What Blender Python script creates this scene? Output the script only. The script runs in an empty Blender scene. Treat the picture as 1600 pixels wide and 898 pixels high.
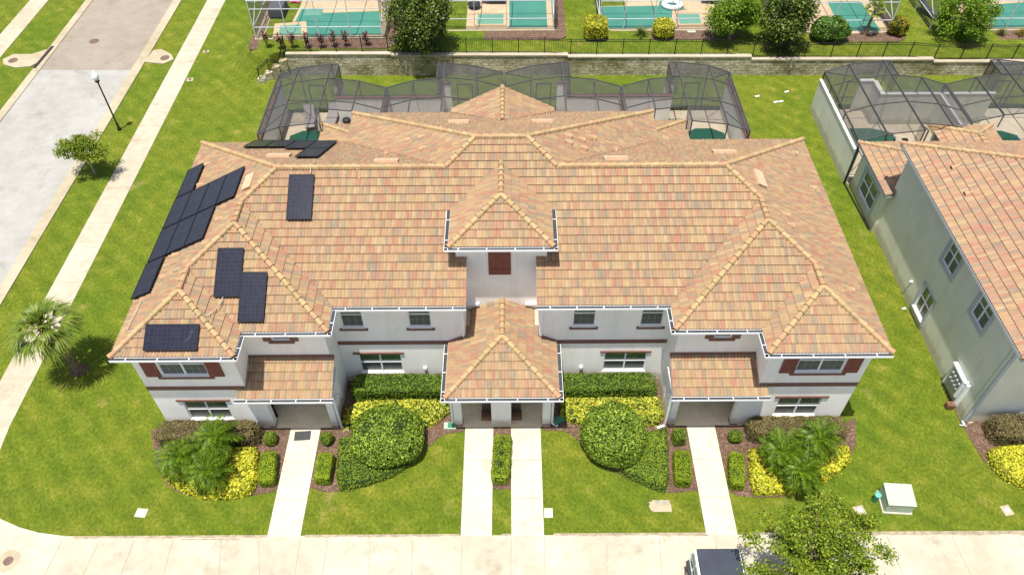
import bpy, bmesh, math, random
import numpy as np
from mathutils import Vector, Matrix
random.seed(7); rng = np.random.default_rng(11)
scene = bpy.context.scene
col = scene.collection
R = math.radians

# ------------------------------------------------------------------ camera
H = 30.0; F = 1203.19; PITCH = .8306; ROLL = .0070; YAW = -.0012
_Rv = Vector((math.cos(YAW), -math.sin(YAW), 0)); _Fh = Vector((math.sin(YAW), math.cos(YAW), 0))
_Fw = _Fh*math.cos(PITCH) + Vector((0, 0, -math.sin(PITCH)))
_Up = _Fh*math.sin(PITCH) + Vector((0, 0, math.cos(PITCH)))
CX = _Rv*math.cos(ROLL) - _Up*math.sin(ROLL); CY = _Rv*math.sin(ROLL) + _Up*math.cos(ROLL)
cam = bpy.data.objects.new('camera', bpy.data.cameras.new('camera'))
col.objects.link(cam); scene.camera = cam
cam.data.sensor_width = 36; cam.data.lens = 36*F/1600; cam.data.clip_end = 2000; cam.data.clip_start = .5
cam.matrix_world = Matrix(((CX.x, CY.x, -_Fw.x, 0), (CX.y, CY.y, -_Fw.y, 0), (CX.z, CY.z, -_Fw.z, H), (0, 0, 0, 1)))

def gp(u, v, z=0.0):
    """survey helper: the point of the horizontal plane z seen at photo position (u, v)"""
    d = _Fw + CX*((u-800)/F) - CY*((v-449)/F)
    t = (z-H)/d.z
    return Vector((d.x*t, d.y*t, z))
def ZU(x): return 1.52 - .0135*x          # level of the upper yard behind the retaining wall
def up(u, v, dz=0.0):
    z = 1.5
    for _ in range(6):
        P = gp(u, v, z+dz); z = ZU(P.x)
    return gp(u, v, z+dz)

# ------------------------------------------------------------------ materials
def new_mat(name):
    m = bpy.data.materials.new(name); m.use_nodes = True
    nt = m.node_tree; b = nt.nodes['Principled BSDF']
    return m, nt, b
def N(nt, typ, **kw):
    n = nt.nodes.new(typ)
    for k, v in kw.items():
        if k in n.inputs: n.inputs[k].default_value = v
        else: setattr(n, k, v)
    return n
def L(nt, a, b): nt.links.new(a, b)
def ramp(nt, stops, mode='LINEAR'):
    r = nt.nodes.new('ShaderNodeValToRGB'); r.color_ramp.interpolation = mode
    e = r.color_ramp.elements
    while len(e) > 1: e.remove(e[-1])
    e[0].position, e[0].color = stops[0][0], (*stops[0][1], 1)
    for p, c in stops[1:]:
        x = e.new(p); x.color = (*c, 1)
    return r
def mixc(nt, fac, a, b, blend='MIX'):
    n = nt.nodes.new('ShaderNodeMix'); n.data_type = 'RGBA'; n.blend_type = blend
    for sock, val in ((n.inputs[0], fac), (n.inputs[6], a), (n.inputs[7], b)):
        if isinstance(val, (int, float)): sock.default_value = val
        elif isinstance(val, tuple): sock.default_value = (*val, 1) if len(val) == 3 else val
        else: nt.links.new(val, sock)
    return n.outputs[2]
def bump(nt, b, h, strength=.3, dist=.02):
    n = N(nt, 'ShaderNodeBump', Strength=strength, Distance=dist)
    L(nt, h, n.inputs['Height']); L(nt, n.outputs[0], b.inputs['Normal'])
def tex_obj(nt): return nt.nodes.new('ShaderNodeTexCoord').outputs['Object']
def noise(nt, vec, scale, detail=4, rough=.55):
    n = N(nt, 'ShaderNodeTexNoise', Scale=scale, Detail=detail, Roughness=rough)
    L(nt, vec, n.inputs['Vector']); return n.outputs[0]

def plain(name, c, rough=.6, metal=0, var=.12, scale=3.0, spec=.4, bmp=0, bscale=40):
    m, nt, b = new_mat(name)
    v = tex_obj(nt)
    n = noise(nt, v, scale)
    lo = tuple(x*(1-var) for x in c); hi = tuple(min(1, x*(1+var)) for x in c)
    r = ramp(nt, [(.3, lo), (.7, hi)]); L(nt, n, r.inputs[0])
    L(nt, r.outputs[0], b.inputs['Base Color'])
    b.inputs['Roughness'].default_value = rough; b.inputs['Metallic'].default_value = metal
    b.inputs['Specular IOR Level'].default_value = spec
    if bmp: bump(nt, b, noise(nt, v, bscale, 3), bmp, .01)
    return m

M = {}
M['stucco'] = plain('white_stucco', (.83, .81, .765), .85, var=.05, scale=.9, spec=.2, bmp=.5, bscale=25)
M['stucco_nb'] = plain('sage_stucco', (.69, .68, .575), .85, var=.06, scale=.8, spec=.2, bmp=.5, bscale=25)
M['stucco_grey'] = plain('grey_stucco_trim', (.42, .45, .46), .85, var=.06, spec=.2)
M['cap_pale'] = plain('pale_wall_cap', (.62, .61, .55), .7, var=.08, scale=2)
M['white'] = plain('white_enamel', (.80, .80, .79), .45, var=.03)
M['white_metal'] = plain('white_aluminium', (.80, .81, .82), .4, var=.04)
M['brown'] = plain('brown_trim', (.17, .085, .06), .7, var=.18, scale=6)
M['tan_sill'] = plain('tan_trim', (.42, .33, .24), .7, var=.12, scale=6)
M['muntin'] = plain('grey_muntin', (.30, .33, .31), .5)
M['guard'] = plain('gutter_guard', (.035, .04, .045), .6, var=.3, scale=8)
M['cage_metal'] = plain('pale_grey_aluminium', (.58, .60, .61), .45, var=.05)
M['bronze'] = plain('bronze_aluminium', (.060, .058, .056), .5, var=.15)
M['black_iron'] = plain('black_iron', (.014, .014, .016), .45, var=.2)
M['pvc'] = plain('grey_conduit', (.48, .42, .35), .6)
M['tan_slab'] = plain('tan_vent_tile', (.50, .345, .22), .8, var=.1, scale=5)
M['hood'] = plain('vent_hood_tile', (.38, .235, .135), .8, var=.15, scale=5)
M['rubber'] = plain('dark_rubber', (.045, .046, .05), .8, var=.25, scale=12)
M['door'] = plain('dark_door', (.03, .02, .018), .5, var=.3)
M['wood'] = plain('brown_wood', (.16, .08, .045), .7, var=.3, scale=10)
M['green_box'] = plain('sage_enamel', (.36, .45, .34), .5, var=.06)
M['green_dark'] = plain('green_plastic', (.04, .17, .10), .5)
M['fabric'] = plain('taupe_sling', (.26, .235, .225), .8, var=.1)
M['fabric_dark'] = plain('dark_sling', (.07, .075, .09), .8, var=.1)
M['steel'] = plain('dull_steel', (.35, .36, .36), .4, metal=.5)
M['car_white'] = plain('white_car_paint', (.78, .79, .80), .22, var=.01, spec=.6)
M['car_black'] = plain('black_car_roof', (.035, .04, .055), .38, var=.15, scale=2, spec=.5)
M['car_trim'] = plain('black_plastic_trim', (.02, .02, .022), .6)
M['bark'] = plain('bark', (.16, .115, .075), .95, var=.4, scale=9, bmp=.8, bscale=14)
M['bark_pale'] = plain('pale_bark', (.30, .25, .19), .95, var=.3, scale=9, bmp=.6, bscale=14)
M['deadleaf'] = plain('dry_palm_boot', (.22, .15, .085), .95, var=.45, scale=10)
M['iron_cover'] = plain('rusty_cover', (.13, .085, .06), .7, var=.35, scale=9)
M['pink'] = plain('pink_plastic', (.75, .12, .25), .5)
M['fiber_white'] = plain('white_float', (.78, .8, .83), .35)
M['lamp_globe'] = plain('frosted_globe', (.80, .84, .86), .25, var=.02)
M['led_blue'] = plain('blue_chlorine_toy', (.05, .25, .5), .5)

def weather(m):
    nt = m.node_tree; b = nt.nodes['Principled BSDF']; src = b.inputs['Base Color'].links[0].from_socket
    g = nt.nodes.new('ShaderNodeNewGeometry'); mp = N(nt, 'ShaderNodeMapping'); mp.inputs['Scale'].default_value = (1.6, 1.6, .22); L(nt, g.outputs['Position'], mp.inputs[0])
    n = noise(nt, mp.outputs[0], 1.3, 6, .7); r = ramp(nt, [(.48, (1, 1, 1)), (.78, (.90, .885, .85))]); L(nt, n, r.inputs[0])
    sp = nt.nodes.new('ShaderNodeSeparateXYZ'); L(nt, g.outputs['Position'], sp.inputs[0])
    n2 = noise(nt, g.outputs['Position'], 2.5, 4); ad = N(nt, 'ShaderNodeMath', operation='MULTIPLY_ADD'); L(nt, n2, ad.inputs[0]); ad.inputs[1].default_value = -.7; L(nt, sp.outputs[2], ad.inputs[2])
    r2 = ramp(nt, [(0, (.74, .70, .62)), (.28, (1, 1, 1))]); L(nt, ad.outputs[0], r2.inputs[0])
    L(nt, mixc(nt, 1, mixc(nt, 1, src, r.outputs[0], 'MULTIPLY'), r2.outputs[0], 'MULTIPLY'), b.inputs['Base Color'])
weather(M['stucco']); weather(M['stucco_nb'])
def mat_concrete(name, c, stain, s=.8, fleck=.06):
    m, nt, b = new_mat(name); v = tex_obj(nt)
    n1 = noise(nt, v, .22, 6, .65); n2 = noise(nt, v, s*2.5, 5, .6); n3 = noise(nt, v, 30, 3)
    r1 = ramp(nt, [(.38, stain), (.62, c)]); L(nt, n1, r1.inputs[0])
    r2 = ramp(nt, [(.3, (.86, .85, .82)), (.65, (1, 1, 1))]); L(nt, n2, r2.inputs[0])
    r3 = ramp(nt, [(.3, (1-fleck,)*3), (.7, (1, 1, 1))]); L(nt, n3, r3.inputs[0])
    n4 = noise(nt, v, .55, 8, .75); r4 = ramp(nt, [(.54, (1, 1, 1)), (.70, (.74, .72, .66))]); L(nt, n4, r4.inputs[0])
    c1 = mixc(nt, 1.0, mixc(nt, 1.0, r1.outputs[0], r2.outputs[0], 'MULTIPLY'), r4.outputs[0], 'MULTIPLY')
    L(nt, mixc(nt, 1.0, c1, r3.outputs[0], 'MULTIPLY'), b.inputs['Base Color'])
    b.inputs['Roughness'].default_value = .9; b.inputs['Specular IOR Level'].default_value = .2
    bump(nt, b, n3, .15, .01)
    return m
M['alley'] = mat_concrete('pale_concrete_drive', (.50, .46, .375), (.40, .365, .28))
M['walk'] = mat_concrete('pale_walk_concrete', (.56, .52, .435), (.51, .465, .37))
M['sidewalk'] = mat_concrete('sidewalk_concrete', (.48, .425, .34), (.42, .365, .275))
M['kerb'] = mat_concrete('kerb_concrete', (.44, .385, .28), (.36, .305, .21))
M['street_grey'] = mat_concrete('grey_street', (.365, .355, .33), (.32, .31, .288), .4)
M['street_tan'] = mat_concrete('worn_tan_street', (.315, .268, .222), (.28, .24, .195), .4, .14)
M['porch_floor'] = mat_concrete('porch_concrete', (.80, .69, .49), (.74, .62, .42))
M['deck'] = mat_concrete('pool_deck_tan', (.50, .385, .255), (.44, .335, .215))
M['paver'] = mat_concrete('lanai_paver', (.50, .44, .34), (.44, .38, .29))
M['joint'] = plain('joint_line', (.30, .25, .17), .95, var=.3)
M['stone_cap'] = mat_concrete('stone_cap', (.50, .44, .35), (.38, .33, .24))

def mat_grass():
    m, nt, b = new_mat('lawn_grass'); v = tex_obj(nt)
    mp = N(nt, 'ShaderNodeMapping'); mp.inputs['Scale'].default_value = (1.0, .7, 1); mp.inputs['Rotation'].default_value = (0, 0, .5); L(nt, v, mp.inputs[0])
    big = noise(nt, v, .16, 5, .6); mid = noise(nt, v, 1.1, 6, .68); fine = noise(nt, mp.outputs[0], 8.5, 6, .8); vf = noise(nt, v, 30, 3, .8)
    r1 = ramp(nt, [(.30, (.080, .118, .010)), (.52, (.116, .152, .0125)), (.72, (.182, .186, .026))]); L(nt, mid, r1.inputs[0])
    r0 = ramp(nt, [(.35, (.82, .95, .8)), (.65, (1.12, 1.05, 1.1))]); L(nt, big, r0.inputs[0])
    r2 = ramp(nt, [(.30, (.40, .47, .36)), (.5, (.95, .95, .95)), (.70, (1.62, 1.46, 1.6))]); L(nt, fine, r2.inputs[0])
    r3 = ramp(nt, [(.33, (.50, .55, .48)), (.67, (1.45, 1.38, 1.4))]); L(nt, vf, r3.inputs[0])
    c = mixc(nt, 1, r1.outputs[0], r0.outputs[0], 'MULTIPLY')
    c = mixc(nt, 1, c, r2.outputs[0], 'MULTIPLY')
    c = mixc(nt, .8, c, r3.outputs[0], 'MULTIPLY')
    dn = noise(nt, v, .55, 6, .7); rd = ramp(nt, [(.60, (0, 0, 0)), (.74, (1, 1, 1))]); L(nt, dn, rd.inputs[0])
    dry = mixc(nt, rd.outputs[0], c, (.24, .19, .075))
    fm = N(nt, 'ShaderNodeMix'); fm.data_type = 'RGBA'; fm.inputs[0].default_value = .75
    L(nt, c, fm.inputs[6]); L(nt, dry, fm.inputs[7])
    # mowing stripes, broad and faint
    w = N(nt, 'ShaderNodeTexWave', Scale=.42, Distortion=2.2, Detail=2); w.bands_direction = 'DIAGONAL'; L(nt, v, w.inputs['Vector'])
    rw = ramp(nt, [(.3, (.92, .94, .92)), (.7, (1.06, 1.04, 1.04))]); L(nt, w.outputs[1], rw.inputs[0])
    L(nt, mixc(nt, 1, fm.outputs[2], rw.outputs[0], 'MULTIPLY'), b.inputs['Base Color'])
    b.inputs['Roughness'].default_value = .9; b.inputs['Specular IOR Level'].default_value = .12
    bump(nt, b, fine, .9, .05)
    return m
M['grass'] = mat_grass()

def mat_mulch():
    m, nt, b = new_mat('bark_mulch'); v = tex_obj(nt)
    vo = N(nt, 'ShaderNodeTexVoronoi', Scale=17, Randomness=1); L(nt, v, vo.inputs['Vector'])
    s = N(nt, 'ShaderNodeSeparateColor'); L(nt, vo.outputs['Color'], s.inputs[0])
    r = ramp(nt, [(.05, (.035, .016, .010)), (.45, (.105, .055, .034)), (.75, (.19, .11, .07)), (1, (.38, .27, .19))]); L(nt, s.outputs[0], r.inputs[0])
    L(nt, mixc(nt, .6, r.outputs[0], mixc(nt, noise(nt, v, 2), (.05, .026, .016), (.19, .115, .078))), b.inputs['Base Color'])
    b.inputs['Roughness'].default_value = .95; bump(nt, b, vo.outputs['Distance'], 1, .04)
    return m
M['mulch'] = mat_mulch()

def mat_tile(name, tint=(1, 1, 1)):
    m, nt, b = new_mat(name)
    uv = nt.nodes.new('ShaderNodeUVMap').outputs[0]
    fl = N(nt, 'ShaderNodeVectorMath', operation='FLOOR'); L(nt, uv, fl.inputs[0])
    wn = N(nt, 'ShaderNodeTexWhiteNoise', noise_dimensions='2D'); L(nt, fl.outputs[0], wn.inputs['Vector'])
    pal = [(0, (.33, .125, .075)), (.14, (.345, .178, .102)), (.28, (.37, .245, .108)), (.48, (.345, .212, .105)), (.65, (.22, .178, .115)), (.77, (.275, .168, .10)), (.88, (.40, .285, .145)), (.96, (.175, .14, .10))]
    pal = [(p, tuple(a*t*k for a, t, k in zip(c, tint, (.90, .92, .96)))) for p, c in pal]
    r = ramp(nt, pal, 'CONSTANT'); L(nt, wn.outputs[0], r.inputs[0])
    # whole-tile tone (two stripes make one tile) mixed with the stripe tone
    sc = N(nt, 'ShaderNodeVectorMath', operation='MULTIPLY'); sc.inputs[1].default_value = (.5, 1, 1); L(nt, uv, sc.inputs[0])
    f2 = N(nt, 'ShaderNodeVectorMath', operation='FLOOR'); L(nt, sc.outputs[0], f2.inputs[0])
    w2 = N(nt, 'ShaderNodeTexWhiteNoise', noise_dimensions='2D'); L(nt, f2.outputs[0], w2.inputs['Vector'])
    r2 = ramp(nt, pal, 'CONSTANT'); L(nt, w2.outputs[0], r2.inputs[0])
    c = mixc(nt, .04, mixc(nt, .42, r.outputs[0], tuple(a*t for a, t in zip((.295, .218, .145), tint))), r2.outputs[0])
    # blended streaks of glaze running down each tile
    st = N(nt, 'ShaderNodeVectorMath', operation='MULTIPLY'); st.inputs[1].default_value = (1.1, .8, 1); L(nt, uv, st.inputs[0])
    n = noise(nt, st.outputs[0], 1.0, 3, .6)
    rs = ramp(nt, [(.3, (.86, .84, .80)), (.7, (1.10, 1.10, 1.08))]); L(nt, n, rs.inputs[0])
    c = mixc(nt, 1, c, rs.outputs[0], 'MULTIPLY')
    big = noise(nt, tex_obj(nt), .35, 4); rb = ramp(nt, [(.35, (.97, .97, .97)), (.65, (1.03, 1.02, 1.01))]); L(nt, big, rb.inputs[0])
    L(nt, mixc(nt, 1, c, rb.outputs[0], 'MULTIPLY'), b.inputs['Base Color'])
    b.inputs['Roughness'].default_value = .75; b.inputs['Specular IOR Level'].default_value = .25
    return m
M['tile'] = mat_tile('clay_roof_tile')
M['tile_nb'] = mat_tile('clay_roof_tile_peach', (1.06, 1.03, 1.08))
def mat_cap():
    m, nt, b = new_mat('ridge_cap_tile')
    g = nt.nodes.new('ShaderNodeNewGeometry')
    r = ramp(nt, [(0, (.36, .25, .115)), (.35, (.40, .29, .145)), (.6, (.37, .215, .115)), (.8, (.32, .235, .115)), (1, (.41, .285, .15))]); L(nt, g.outputs['Random Per Island'], r.inputs[0])
    n = noise(nt, tex_obj(nt), 6); rs = ramp(nt, [(.3, (.84, .82, .78)), (.7, (1.1, 1.1, 1.1))]); L(nt, n, rs.inputs[0])
    L(nt, mixc(nt, 1, r.outputs[0], rs.outputs[0], 'MULTIPLY'), b.inputs['Base Color']); b.inputs['Roughness'].default_value = .75
    return m
M['cap'] = mat_cap()

def mat_leaf(name, cols, rough=.55, trans=.28, patch=1.2, spec=.2):
    m, nt, b = new_mat(name)
    g = nt.nodes.new('ShaderNodeNewGeometry')
    k = len(cols)
    r = ramp(nt, [((i+.0)/max(1, k-1), c) for i, c in enumerate(cols)]); L(nt, g.outputs['Random Per Island'], r.inputs[0])
    n = noise(nt, tex_obj(nt), patch, 4); rs = ramp(nt, [(.3, (.72, .76, .7)), (.7, (1.22, 1.18, 1.1))]); L(nt, n, rs.inputs[0])
    c = mixc(nt, 1, r.outputs[0], rs.outputs[0], 'MULTIPLY'); L(nt, c, b.inputs['Base Color'])
    b.inputs['Roughness'].default_value = rough; b.inputs['Specular IOR Level'].default_value = spec
    t = nt.nodes.new('ShaderNodeBsdfTranslucent'); L(nt, c, t.inputs[0])
    mx = N(nt, 'ShaderNodeMixShader'); mx.inputs[0].default_value = trans
    L(nt, b.outputs[0], mx.inputs[1]); L(nt, t.outputs[0], mx.inputs[2])
    L(nt, mx.outputs[0], nt.nodes['Material Output'].inputs[0])
    return m
M['lf_hedge'] = mat_leaf('hedge_leaves', [(.07, .125, .016), (.13, .21, .024), (.20, .29, .035)])
M['lf_box'] = mat_leaf('clipped_box_leaves', [(.15, .22, .010), (.23, .32, .012), (.30, .38, .022)])
M['lf_dome'] = mat_leaf('dome_leaves', [(.06, .115, .012), (.13, .215, .022), (.21, .31, .035), (.44, .52, .09)], .35)
M['lf_cover'] = mat_leaf('green_cover_leaves', [(.10, .165, .014), (.17, .25, .020), (.25, .33, .035)])
M['lf_yellow'] = mat_leaf('yellow_leaves', [(.10, .15, .012), (.24, .27, .016), (.48, .46, .025), (.60, .56, .04), (.72, .66, .08)], .5, .2)
M['lf_yellow2'] = mat_leaf('mixed_yellow_leaves', [(.07, .12, .012), (.15, .21, .016), (.34, .36, .025), (.50, .48, .05), (.64, .60, .12)], .5, .2)
M['lf_maroon'] = mat_leaf('maroon_olive_leaves', [(.10, .07, .04), (.17, .14, .06), (.18, .18, .05), (.30, .21, .14)])
M['lf_pygmy'] = mat_leaf('date_palm_leaflets', [(.045, .095, .006), (.095, .17, .009), (.17, .26, .018)], .4, .3)
M['lf_sabal'] = mat_leaf('fan_palm_leaves', [(.05, .095, .012), (.105, .165, .018), (.17, .23, .03), (.25, .29, .055)], .4, .25)
M['lf_dry'] = mat_leaf('dry_fan_leaves', [(.24, .19, .05), (.34, .25, .07), (.40, .33, .09)], .6, .2)
M['lf_magnolia'] = mat_leaf('magnolia_leaves', [(.018, .038, .005), (.04, .075, .008), (.09, .135, .014), (.23, .26, .035)], .42, .12, .9, .3)
M['lf_bright'] = mat_leaf('bright_tree_leaves', [(.07, .15, .010), (.15, .26, .018), (.26, .37, .035)], .45, .3)
M['lf_oak'] = mat_leaf('street_tree_leaves', [(.045, .085, .007), (.105, .17, .011), (.20, .27, .02), (.32, .36, .035)], .45, .25)
M['lf_shrub'] = mat_leaf('glossy_shrub_leaves', [(.04, .10, .012), (.085, .175, .02), (.14, .24, .03)], .3, .2, spec=.5)
M['lf_red'] = mat_leaf('red_ti_leaves', [(.08, .02, .024), (.17, .035, .045), (.10, .055, .04)], .4, .2)
M['lf_croton'] = mat_leaf('croton_leaves', [(.08, .12, .015), (.34, .30, .02), (.42, .26, .03), (.10, .14, .02)])
M['lf_blade'] = mat_leaf('strap_leaves', [(.05, .09, .02), (.11, .15, .03), (.24, .24, .07)])
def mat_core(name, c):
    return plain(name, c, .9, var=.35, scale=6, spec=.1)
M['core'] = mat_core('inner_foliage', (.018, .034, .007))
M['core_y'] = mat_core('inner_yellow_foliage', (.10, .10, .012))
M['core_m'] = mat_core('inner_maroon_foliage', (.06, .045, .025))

def mat_glass():
    m, nt, b = new_mat('window_glass'); v = tex_obj(nt)
    n = noise(nt, v, .7, 3); r = ramp(nt, [(.3, (.035, .075, .042)), (.7, (.065, .12, .072))]); L(nt, n, r.inputs[0])  # green of the reflected lawn is put into the pane colour
    L(nt, r.outputs[0], b.inputs['Base Color'])
    b.inputs['Roughness'].default_value = .06; b.inputs['IOR'].default_value = 1.9; b.inputs['Specular IOR Level'].default_value = .6
    return m
M['glass'] = mat_glass()
def mat_netted():
    m, nt, b = new_mat('insect_screened_glass'); v = tex_obj(nt)
    w = N(nt, 'ShaderNodeTexWave', Scale=9, Distortion=.2); w.bands_direction = 'Z'; L(nt, v, w.inputs['Vector'])
    r = ramp(nt, [(.2, (.060, .070, .066)), (.8, (.105, .115, .112))]); L(nt, w.outputs[1], r.inputs[0]); L(nt, r.outputs[0], b.inputs['Base Color'])
    b.inputs['Roughness'].default_value = .35
    return m
M['netted'] = mat_netted()
def mat_screen(name, c, op):
    m, nt, b = new_mat(name)
    b.inputs['Base Color'].default_value = (*c, 1); b.inputs['Roughness'].default_value = .6
    t = nt.nodes.new('ShaderNodeBsdfTransparent')
    # woven mesh: denser seen at a slant
    lw = N(nt, 'ShaderNodeLayerWeight', Blend=.32)
    mth = N(nt, 'ShaderNodeMath', operation='MULTIPLY_ADD'); mth.inputs[1].default_value = .28; mth.inputs[2].default_value = op
    L(nt, lw.outputs['Facing'], mth.inputs[0])
    mx = N(nt, 'ShaderNodeMixShader'); L(nt, mth.outputs[0], mx.inputs[0])
    L(nt, t.outputs[0], mx.inputs[1]); L(nt, b.outputs[0], mx.inputs[2]); L(nt, mx.outputs[0], nt.nodes['Material Output'].inputs[0])
    return m
M['screen'] = mat_screen('dark_insect_screen', (.055, .056, .06), .34)
M['screen_light'] = mat_screen('fine_pool_screen', (.12, .13, .14), .06)
def mat_water(name, c1, c2):
    m, nt, b = new_mat(name); v = tex_obj(nt)
    n = noise(nt, v, .5, 4); r = ramp(nt, [(.3, c1), (.7, c2)]); L(nt, n, r.inputs[0])
    vo = N(nt, 'ShaderNodeTexVoronoi', Scale=1.8, feature='SMOOTH_F1'); L(nt, v, vo.inputs['Vector'])
    L(nt, r.outputs[0], b.inputs['Base Color']); b.inputs['Roughness'].default_value = .12; b.inputs['IOR'].default_value = 1.33
    bump(nt, b, noise(nt, v, 4, 3), .12, .05)
    return m
M['water'] = mat_water('pool_water', (.045, .175, .130), (.06, .215, .158))
M['water_pale'] = mat_water('shallow_water', (.10, .24, .175), (.13, .28, .205))
M['water_dark'] = mat_water('plunge_pool_water', (.018, .075, .05), (.03, .10, .065))
def mat_solar():
    m, nt, b = new_mat('solar_cells')
    uv = nt.nodes.new('ShaderNodeUVMap').outputs[0]
    br = N(nt, 'ShaderNodeTexBrick', Scale=1.0); br.offset = 0; br.inputs['Mortar Size'].default_value = .035; br.inputs['Brick Width'].default_value = 1; br.inputs['Row Height'].default_value = 1
    br.inputs['Color1'].default_value = (.015, .017, .030, 1); br.inputs['Color2'].default_value = (.020, .022, .038, 1); br.inputs['Mortar'].default_value = (.034, .035, .046, 1)
    L(nt, uv, br.inputs['Vector'])
    n = noise(nt, tex_obj(nt), 2.2, 5, .65); r = ramp(nt, [(.62, (0, 0, 0)), (.85, (.05, .055, .075))]); L(nt, n, r.inputs[0])
    L(nt, mixc(nt, 1, br.outputs[0], r.outputs[0], 'ADD'), b.inputs['Base Color'])
    b.inputs['Roughness'].default_value = .16; b.inputs['Specular IOR Level'].default_value = .10
    return m
M['solar'] = mat_solar()
M['solar_frame'] = plain('solar_frame_black', (.012, .012, .013), .6, spec=.15)
def mat_stone():
    m, nt, b = new_mat('retaining_block'); v = tex_obj(nt)
    wp = N(nt, 'ShaderNodeTexNoise', Scale=3.0, Detail=3); L(nt, v, wp.inputs['Vector'])
    ad = N(nt, 'ShaderNodeVectorMath', operation='MULTIPLY_ADD'); L(nt, wp.outputs['Color'], ad.inputs[0]); ad.inputs[1].default_value = (.10, 0, .07); L(nt, v, ad.inputs[2])
    sp = nt.nodes.new('ShaderNodeSeparateXYZ'); L(nt, ad.outputs[0], sp.inputs[0])
    cb = nt.nodes.new('ShaderNodeCombineXYZ'); L(nt, sp.outputs[0], cb.inputs[0]); L(nt, sp.outputs[2], cb.inputs[1])
    br = N(nt, 'ShaderNodeTexBrick', Scale=1.0); br.inputs['Brick Width'].default_value = .44; br.inputs['Row Height'].default_value = .2; br.inputs['Mortar Size'].default_value = .016; br.inputs['Mortar Smooth'].default_value = .6
    br.inputs['Color1'].default_value = (.70, .62, .47, 1); br.inputs['Color2'].default_value = (.46, .41, .29, 1); br.inputs['Mortar'].default_value = (.24, .21, .14, 1)
    L(nt, cb.outputs[0], br.inputs['Vector'])
    n = noise(nt, v, .45, 7, .72); r = ramp(nt, [(.44, (1, 1, 1)), (.60, (.45, .45, .30))]); L(nt, n, r.inputs[0])
    n2 = noise(nt, v, 5.5, 5, .75); r2 = ramp(nt, [(.30, (.42, .42, .38)), (.55, (1.0, 1.0, .98)), (.75, (1.35, 1.35, 1.3))]); L(nt, n2, r2.inputs[0])
    L(nt, mixc(nt, 1, mixc(nt, 1, br.outputs[0], r.outputs[0], 'MULTIPLY'), r2.outputs[0], 'MULTIPLY'), b.inputs['Base Color'])
    b.inputs['Roughness'].default_value = .95; bump(nt, b, n2, 1, .08)
    return m
M['stone'] = mat_stone()

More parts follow.
